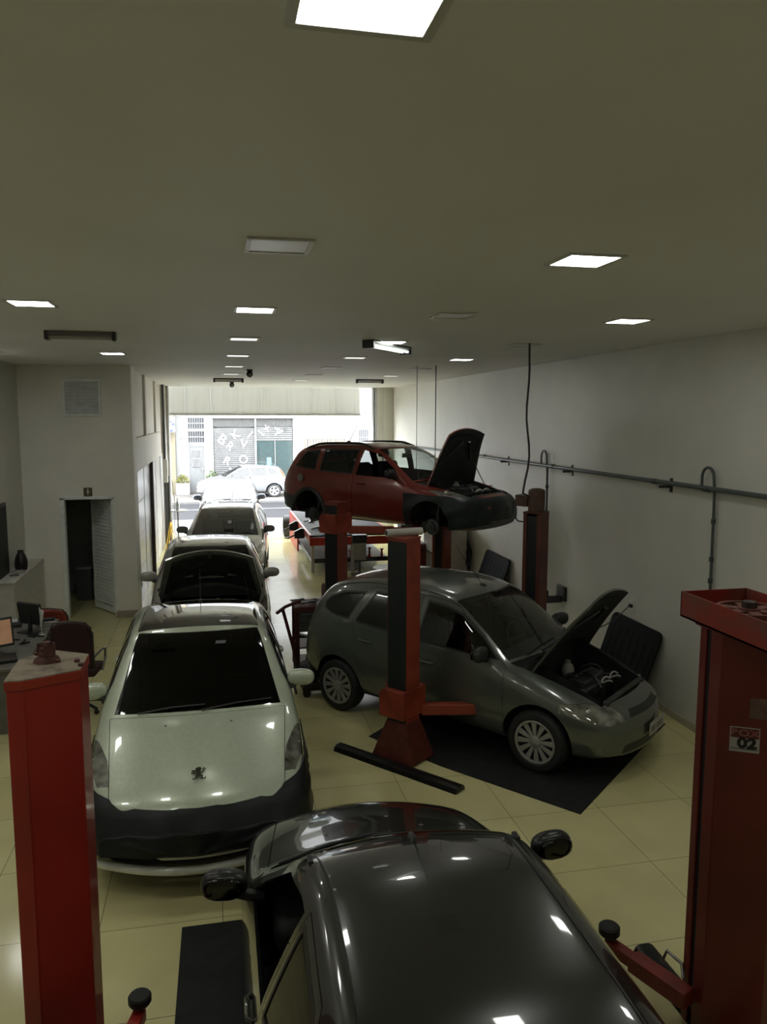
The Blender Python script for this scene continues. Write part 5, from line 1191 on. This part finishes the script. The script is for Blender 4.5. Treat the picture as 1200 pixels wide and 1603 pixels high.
def chair(loc, rz, lab, m1, arms=True, sh=.46):
    t = thing('office_chair', lab, 'chair', loc, rz, 'office chairs')
    MB().box(-.23, .23, -.22, .22, sh, sh+.08).build('seat', m1, t, bev=.035)
    f = MB(); f.grid(lambda u, v: ((u-.5)*.46*(1-.25*max(0, v-.6)**1.0), .24+.05*v-.05*(1-(2*u-1)**2), sh+.12+.54*v-(.05*(2*u-1)**4 if v > .95 else 0)), 12, 10)
    f.build('backrest', m1, t, thick=.05, bev=.0)
    f = MB(); f.tube([(-.24, .27, sh+.14), (-.245, .29, sh+.55), (-.18, .31, sh+.675), (0, .315, sh+.70), (.18, .31, sh+.675), (.245, .29, sh+.55), (.24, .27, sh+.14)], .010, 8); f.build('back_rim', mat('rim_dark_chrome', (.10, .09, .09), .3, .8), t)
    if arms:
        for sx in (-1, 1): MB().tube([(sx*.24, .24, sh+.26), (sx*.28, .10, sh+.30), (sx*.28, -.05, sh+.28), (sx*.27, -.08, sh+.16), (sx*.25, .0, sh+.02)], .014, 8).build('armrest', mat('arm_chrome', (.25, .25, .25), .25, .8), t)
    MB().cyl((0, 0, .10), .025, sh-.10, 12).build('gas_lift', blackp_m, t)
    f = MB()
    for k in range(5): a = k*2*math.pi/5; f.tube([(0, 0, .12), (.26*math.cos(a), .26*math.sin(a), .07)], .018, 8)
    f.build('star_base', blackp_m, t)
    for k in range(5): a = k*2*math.pi/5; MB().ell((.26*math.cos(a), .26*math.sin(a), .03), (.028, .028, .03), 10, 8).build('caster', black_m, t)
    return t
chair((-1.62, 9.42, 0), R(172), 'dark maroon office chair with its back showing over the red post', mat('maroon_fabric', (.035, .008, .010), .8, noise=.2, scale=50))
chair((-2.22, 11.30, 0), R(172), 'orange-red chair at the far end of the desk', mat('orange_vinyl', (.30, .055, .03), .4), False, .40).scale = (1, 1, .80)
t = thing('waste_bin', 'dark shape of a black chair leg and bin under the desk at the left edge', 'bin', (-1.88, 6.9, 0)) if False else None
# left wall clutter near the gate
t = thing('loose_trim_board', 'long black strip peeling off the tiled left wall by the pillar', 'board', (FX+.03, 14.0, 0))
m = MB(); m.add([(-.01, .45, .35), (.01, .45, .35), (.01, -.10, 2.3), (-.01, -.10, 2.3), (-.01, .72, .35), (.01, .72, .35), (.01, .02, 2.3), (-.01, .02, 2.3)], [(0, 1, 2, 3), (4, 7, 6, 5), (0, 4, 5, 1), (1, 5, 6, 2), (2, 6, 7, 3), (3, 7, 4, 0)])
m.build('board', mat('board_black', (.02, .018, .018), .5), t)
t = thing('wet_floor_sign', 'yellow folding floor sign leaning by the tiled left wall', 'sign', (FX+.22, 20.9, 0), R(78))
ym = mat('yellow_plastic', (.75, .48, .03), .4)
for s in (1, -1):
    T = Matrix.Rotation(R(9*s), 4, 'X'); f = MB(); f.prism([(-.15, 0), (-.10, 0), (-.05, .64), (.05, .64), (.10, 0), (.15, 0), (.07, .72), (-.07, .72)], -.006, .006, 'y'); f.v = [tuple(Matrix.Translation((0, -.11*s, 0)) @ T.inverted() @ Vector(q)) for q in f.v]; f.build('panel', ym, t, smooth=False)
t = thing('round_side_table', 'small round table stand by the gate jamb on the left', 'table', (-1.05, 21.6, 0))
MB().lathe([(0, .92), (.26, .92), (.26, .945), (0, .945)], n=28).build('table_top', mat('table_grey', (.35, .35, .34), .35), t); MB().cyl((0, 0, .02), .022, .9, 12).build('pole', steel_m, t); MB().lathe([(0, 0), (.18, 0), (.16, .03), (0, .035)], n=24).build('foot', steel_m, t)
t = thing('bottle', 'clear bottle standing on the small round table by the gate', 'bottle', (-1.05, 21.6, .945)); MB().lathe([(0, 0), (.05, 0), (.055, .15), (.03, .22), (.015, .25), (.015, .30), (0, .30)], n=18).build('bottle_body', mat('pale_bottle', (.5, .52, .52), .2), t); MB().cyl((0, 0, .30), .018, .03, 12).build('cap', white_m, t)
m = MB(); m.tube([(-1.15, 21.3, 1.75), (-1.10, 21.2, 1.2), (-1.12, 21.3, .4), (-1.0, 21.2, .03), (-.85, 21.3, .02)], .012, 6); tag(m.build('garden_hose', mat('hose_white', (.45, .45, .43), .4)), 'pale hose hanging by the gate jamb behind the round table', 'hose')
# ------------------------------------------------------------------ outdoors
side_m = mat('sidewalk_pale', (0.091, 0.086, 0.079), .8, noise=.12, scale=5)
struct('floor_sidewalk', MB().box(-14, 20, EY+.6, 26.8, -.2, -.002), mat('sidewalk_near', (0.158, 0.155, 0.149), .4, noise=.08, scale=3))
struct('floor_road', MB().box(-30, 40, 26.8, 32.2, -.25, -.06), mat('asphalt', (0.022, 0.022, 0.024), .85, noise=.1, scale=30))
struct('trim_curb', MB().box(-30, 40, 32.2, 32.35, -.25, .03), mat('curb_stone', (0.091, 0.091, 0.088), .8), bev=.01)
struct('floor_sidewalk_far', MB().box(-30, 40, 32.35, 36.1, -.2, .0), side_m)
struct('trim_road_line', MB().box(-30, 40, 30.05, 30.22, -.06, -.055), mat('road_line', (0.121, 0.121, 0.121), .7))
fw = mat('facade_white', (0.152, 0.152, 0.149), .7, noise=.04, scale=1.5)
FY = 36.1
t = thing('street_building', 'white building with roller shutter and barred windows across the street', 'building', (0, FY, 0))
m = MB()
# wall with openings: door, two small windows, shutter bay, right windows
def wallrects(xs, zs, holes):
    for i in range(len(xs)-1):
        for j in range(len(zs)-1):
            cx, cz = (xs[i]+xs[i+1])/2, (zs[j]+zs[j+1])/2
            if not any(a < cx < b and c < cz < d for a, b, c, d in holes): m.box(xs[i], xs[i+1], 0, .3, zs[j], zs[j+1])
holes = [(-1.17, -.53, 0, 2.12), (-1.20, -.50, 2.30, 2.83), (-1.20, -.50, 2.92, 3.42), (-.10, 3.48, 0, 3.42), (3.80, 6.10, 1.2, 2.55), (6.55, 7.0, 2.15, 2.85)]
xs = sorted({-1.75, 8.2} | {h[0] for h in holes} | {h[1] for h in holes}); zs = sorted({0, 7.5} | {h[2] for h in holes} | {h[3] for h in holes})
wallrects(xs, zs, holes); m.build('wall', fw, t, smooth=False)
MB().box(-1.75, 8.2, .3, 6, 0, 7.5).build('building_core', mat('core_dark', (0.152, 0.152, 0.146), .9), t)
MB().box(-.20, 3.58, -.10, .0, 3.38, 3.46).build('shutter_head', mat('head_grey', (0.121, 0.121, 0.118), .6), t, bev=.01)
def barred(x0, x1, z0, z1, name='window', n=7):
    f = MB(); f.box(x0-.03, x1+.03, -.03, .03, z0-.03, z0); f.box(x0-.03, x1+.03, -.03, .03, z1, z1+.03); f.box(x0-.03, x0, -.03, .03, z0, z1); f.box(x1, x1+.03, -.03, .03, z0, z1); f.box(x0, x1, -.02, .02, (z0+z1)/2-.02, (z0+z1)/2+.02)
    e = f.build(name, mat('window_frame_white', (0.194, 0.194, 0.194), .5), t)
    f = MB()
    for k in range(1, n): x = x0+(x1-x0)*k/n; f.box(x-.012, x+.012, -.02, 0, z0, z1)
    f.build('bars', mat('bars_grey', (0.091, 0.091, 0.094), .5), e); MB().box(x0, x1, .05, .06, z0, z1).build('pane', mat('pane_grey', (0.049, 0.052, 0.058), .15), e)
barred(-1.20, -.50, 2.92, 3.40); barred(-1.20, -.50, 2.30, 2.80)
barred(3.90, 6.0, 1.3, 2.45, n=16); barred(6.55, 7.0, 2.15, 2.85, n=5)
MB().prism([(3.72, 1.12), (6.18, 1.12), (6.18, 2.65), (3.72, 2.65)], -.02, -.005, 'y').build('window_surround', mat('beige_surround', (0.182, 0.152, 0.121), .7), t)
f = MB(); f.box(-1.17, -.53, .02, .07, .05, 2.12); e = f.build('door', mat('door_pale', (.105, .108, .11), .5), t, bev=.005)
MB().box(-1.05, -.68, .0, .02, 1.20, 1.95).build('door_window', mat('pane_grey', (0, 0, 0)), e)
f = MB()
for k in range(7): x = -1.05+.37*k/6; f.box(x-.012, x+.012, -.02, .0, 1.2, 1.95)
f.box(-1.06, -.67, -.02, 0, 1.56, 1.59); f.build('door_bars', mat('window_frame_white', (0, 0, 0)), e)
MB().box(-.62, -.58, -.05, .02, 1.0, 1.12).build('door_handle', steel_m, e)
MB().box(-1.30, -.42, -.15, .0, 0, .06).build('door_step', side_m, t)
# roller shutter left (closed), right (half open)
shm = mat('shutter_steel', (0.100, 0.100, 0.100), .7, .0, noise=.08, scale=3)
def shutter(x0, x1, z0, z1, nm):
    prof = []; z = z0
    f = MB(); n = int((z1-z0)/.09)
    for k in range(n):
        a = z0+k*.09; f.add([(x0, .06, a), (x1, .06, a), (x1, .03, a+.03), (x0, .03, a+.03), (x1, .03, a+.06), (x0, .03, a+.06), (x1, .06, a+.088), (x0, .06, a+.088)], [(0, 1, 2, 3), (3, 2, 4, 5), (5, 4, 6, 7)])
    return f.build(nm, shm, t, smooth=False)
shutter(-.08, 1.74, .05, 3.0, 'closed_shutter'); shutter(1.82, 3.46, 2.35, 3.0, 'half_open_shutter')
f = MB()
for k in range(36): f.box(-.08+k*.099, -.08+k*.099+.06, .04, .06, 3.02, 3.36)
f.build('shutter_grating', mat('grating', (0.055, 0.055, 0.052), .5), t)
MB().box(-.1, 3.48, .07, .1, 3.0, 3.40).build('shutter_box', mat('grating_back', (0.110, 0.110, 0.110), .6), t)
MB().box(1.74, 1.82, -.02, .08, 0, 3.4).build('shutter_post', mat('post_pale', (0.170, 0.170, 0.170), .5), t)
e = MB().box(1.82, 3.46, .06, .08, .0, 2.35).build('shop_glass', mat('shop_glass', (0.030, 0.044, 0.044), .08), t)
MB().box(2.64, 2.68, .02, .06, 0, 2.35).build('glass_mullion', mat('mullion', (0.097, 0.110, 0.110), .4), e)
MB().box(2.28, 2.48, .045, .055, 1.25, 1.60).build('blue_notice', mat('notice_blue', (0.067, 0.146, 0.188), .5), e)
lm = mat('letter_white', (.22, .22, .22), .6)
for ch, x, z, s, a in (('B', .28, 2.42, .62, 40), ('R', .62, 2.12, .50, 40), ('K', .88, 2.62, .50, -35), ('V', 1.25, 2.20, .55, 10), ('I', 1.52, 2.62, .50, 40), ('I', 2.05, 2.70, .50, -50), ('X', 2.28, 2.93, .30, 20), ('A', 2.82, 2.80, .55, 90), ('R', .48, 1.45, .50, 30), ('O', 1.22, 1.50, .52, 0), ('A', .70, .95, .55, -30)):
    textobj('shutter_letter', ch, s, lm, (x, .024, z), (R(90), R(a), 0), t, bold=.012)
textobj('shutter_mark', 'W', .34, mat('mark_dark', (0.030, 0.033, 0.033), .6), (3.16, .024, 2.86), (R(90), 0, 0), t, sx=.5)
textobj('house_number', '807', .15, mat('letter_grey', (0.091, 0.091, 0.088), .6), (-1.48, -.01, 2.45), (R(90), 0, 0), t)
textobj('house_number', '807a', .13, mat('letter_grey', (0, 0, 0)), (-.28, -.01, 2.45), (R(90), 0, 0), t)
textobj('building_name', 'Edificio Anita J', .17, mat('letter_grey', (0, 0, 0)), (-.86, -.01, 2.19), (R(90), 0, 0), t, shear=.4)
f = MB(); f.tube([(-1.7, -.03, 3.47), (1, -.03, 3.46), (4, -.03, 3.47)], .012, 6); f.tube([(5.0, -.03, 3.5), (5.05, -.05, 3.2), (5.3, -.05, 3.15), (5.35, -.03, 3.5)], .012, 6); f.build('wires', mat('wire_grey', (0.121, 0.121, 0.121), .6), t)
# neighbours
t = thing('cream_house', 'cream house corner at the left of the view across the street', 'building', (0, FY, 0))
MB().box(-6, -1.76, -.25, 5, 0, 6).build('wall', mat('cream_wall', (0.127, 0.112, 0.079), .7, noise=.05), t)
f = MB(); f.box(-2.9, -1.95, -.9, -.30, 2.72, 2.80); f.build('awning', mat('awning_white', (0.194, 0.194, 0.194), .6), t, bev=.02)
t = thing('checker_sign', 'blue and white checkered sign sticking out from the cream house', 'sign', (-2.05, FY-.55, 3.05))
MB().box(-.32, .32, -.04, .04, -.28, .38).build('sign_board', mat('sign_white', (0.206, 0.206, 0.212), .5), t)
f = MB()
for (x, z) in ((-.32, .26), (-.02, .26), (-.32, -.02), (.18, .02), (-.16, -.20), (.10, -.26), (.05, .12), (-.2, .14)): f.box(x, x+.13, -.05, -.04, z, z+.11)
f.build('blue_squares', mat('sign_blue', (0.018, 0.030, 0.091), .5), t)
t = thing('beige_house', 'beige house with pipe at the right of the view across the street', 'building', (0, FY, 0))
MB().box(8.22, 16, -.6, 5, 0, 8).build('wall', mat('beige_wall', (0.103, 0.094, 0.079), .7, noise=.08, scale=2), t)
f = MB(); f.box(8.15, 8.22, -.62, -.5, 0, 8); f.build('corner_pipe', mat('pipe_pale', (0.364, 0.352, 0.328), .5), t)
f = MB(); f.tube([(8.4, -.62, 3.7), (8.5, -.8, 3.9), (8.7, -.8, 3.75)], .03, 8); f.build('wall_lamp', white_m, t)
def bush(x, y, lab, col, h=.55):
    t = thing('potted_shrub', lab, 'shrub', (x, y, 0)); MB().box(-.30, .30, -.22, .22, 0, .52).build('planter', fw, t, bev=.01)
    random.seed(int(x*100)); f = MB()
    for k in range(260):
        a = random.uniform(0, 6.28); el = random.uniform(-.1, 1.4); r = random.uniform(.6, 1)
        p = Vector((.33*r*math.cos(a)*math.cos(el), .26*r*math.sin(a)*math.cos(el), .52+h*.7*r*math.sin(el))); d = Vector((random.uniform(-1, 1), random.uniform(-1, 1), random.uniform(-.3, 1))).normalized()*.075; e = d.cross(Vector((random.uniform(-1, 1), random.uniform(-1, 1), 1))).normalized()*.03
        f.add([p, p+d*.5+e, p+d, p+d*.5-e], [(0, 1, 2, 3)])
    f.build('foliage', col, t, smooth=False)
bush(-1.47, FY-.42, 'yellow-green shrub in a white planter left of the street door', mat('leaf_yellow', (0.103, 0.103, 0.024), .6), .5)
bush(-.18, FY-.42, 'green shrub in a white planter right of the street door', mat('leaf_green', (0.061, 0.085, 0.033), .6), .8)

for _m in ('sidewalk_pale', 'sidewalk_near', 'asphalt', 'curb_stone', 'road_line', 'facade_white', 'shutter_steel', 'grating', 'grating_back', 'letter_white', 'door_pale', 'window_frame_white', 'cream_wall', 'beige_wall', 'leaf_yellow', 'leaf_green', 'beige_surround'):
    MATS[_m].node_tree.nodes['Principled BSDF'].inputs['Specular IOR Level'].default_value = .12
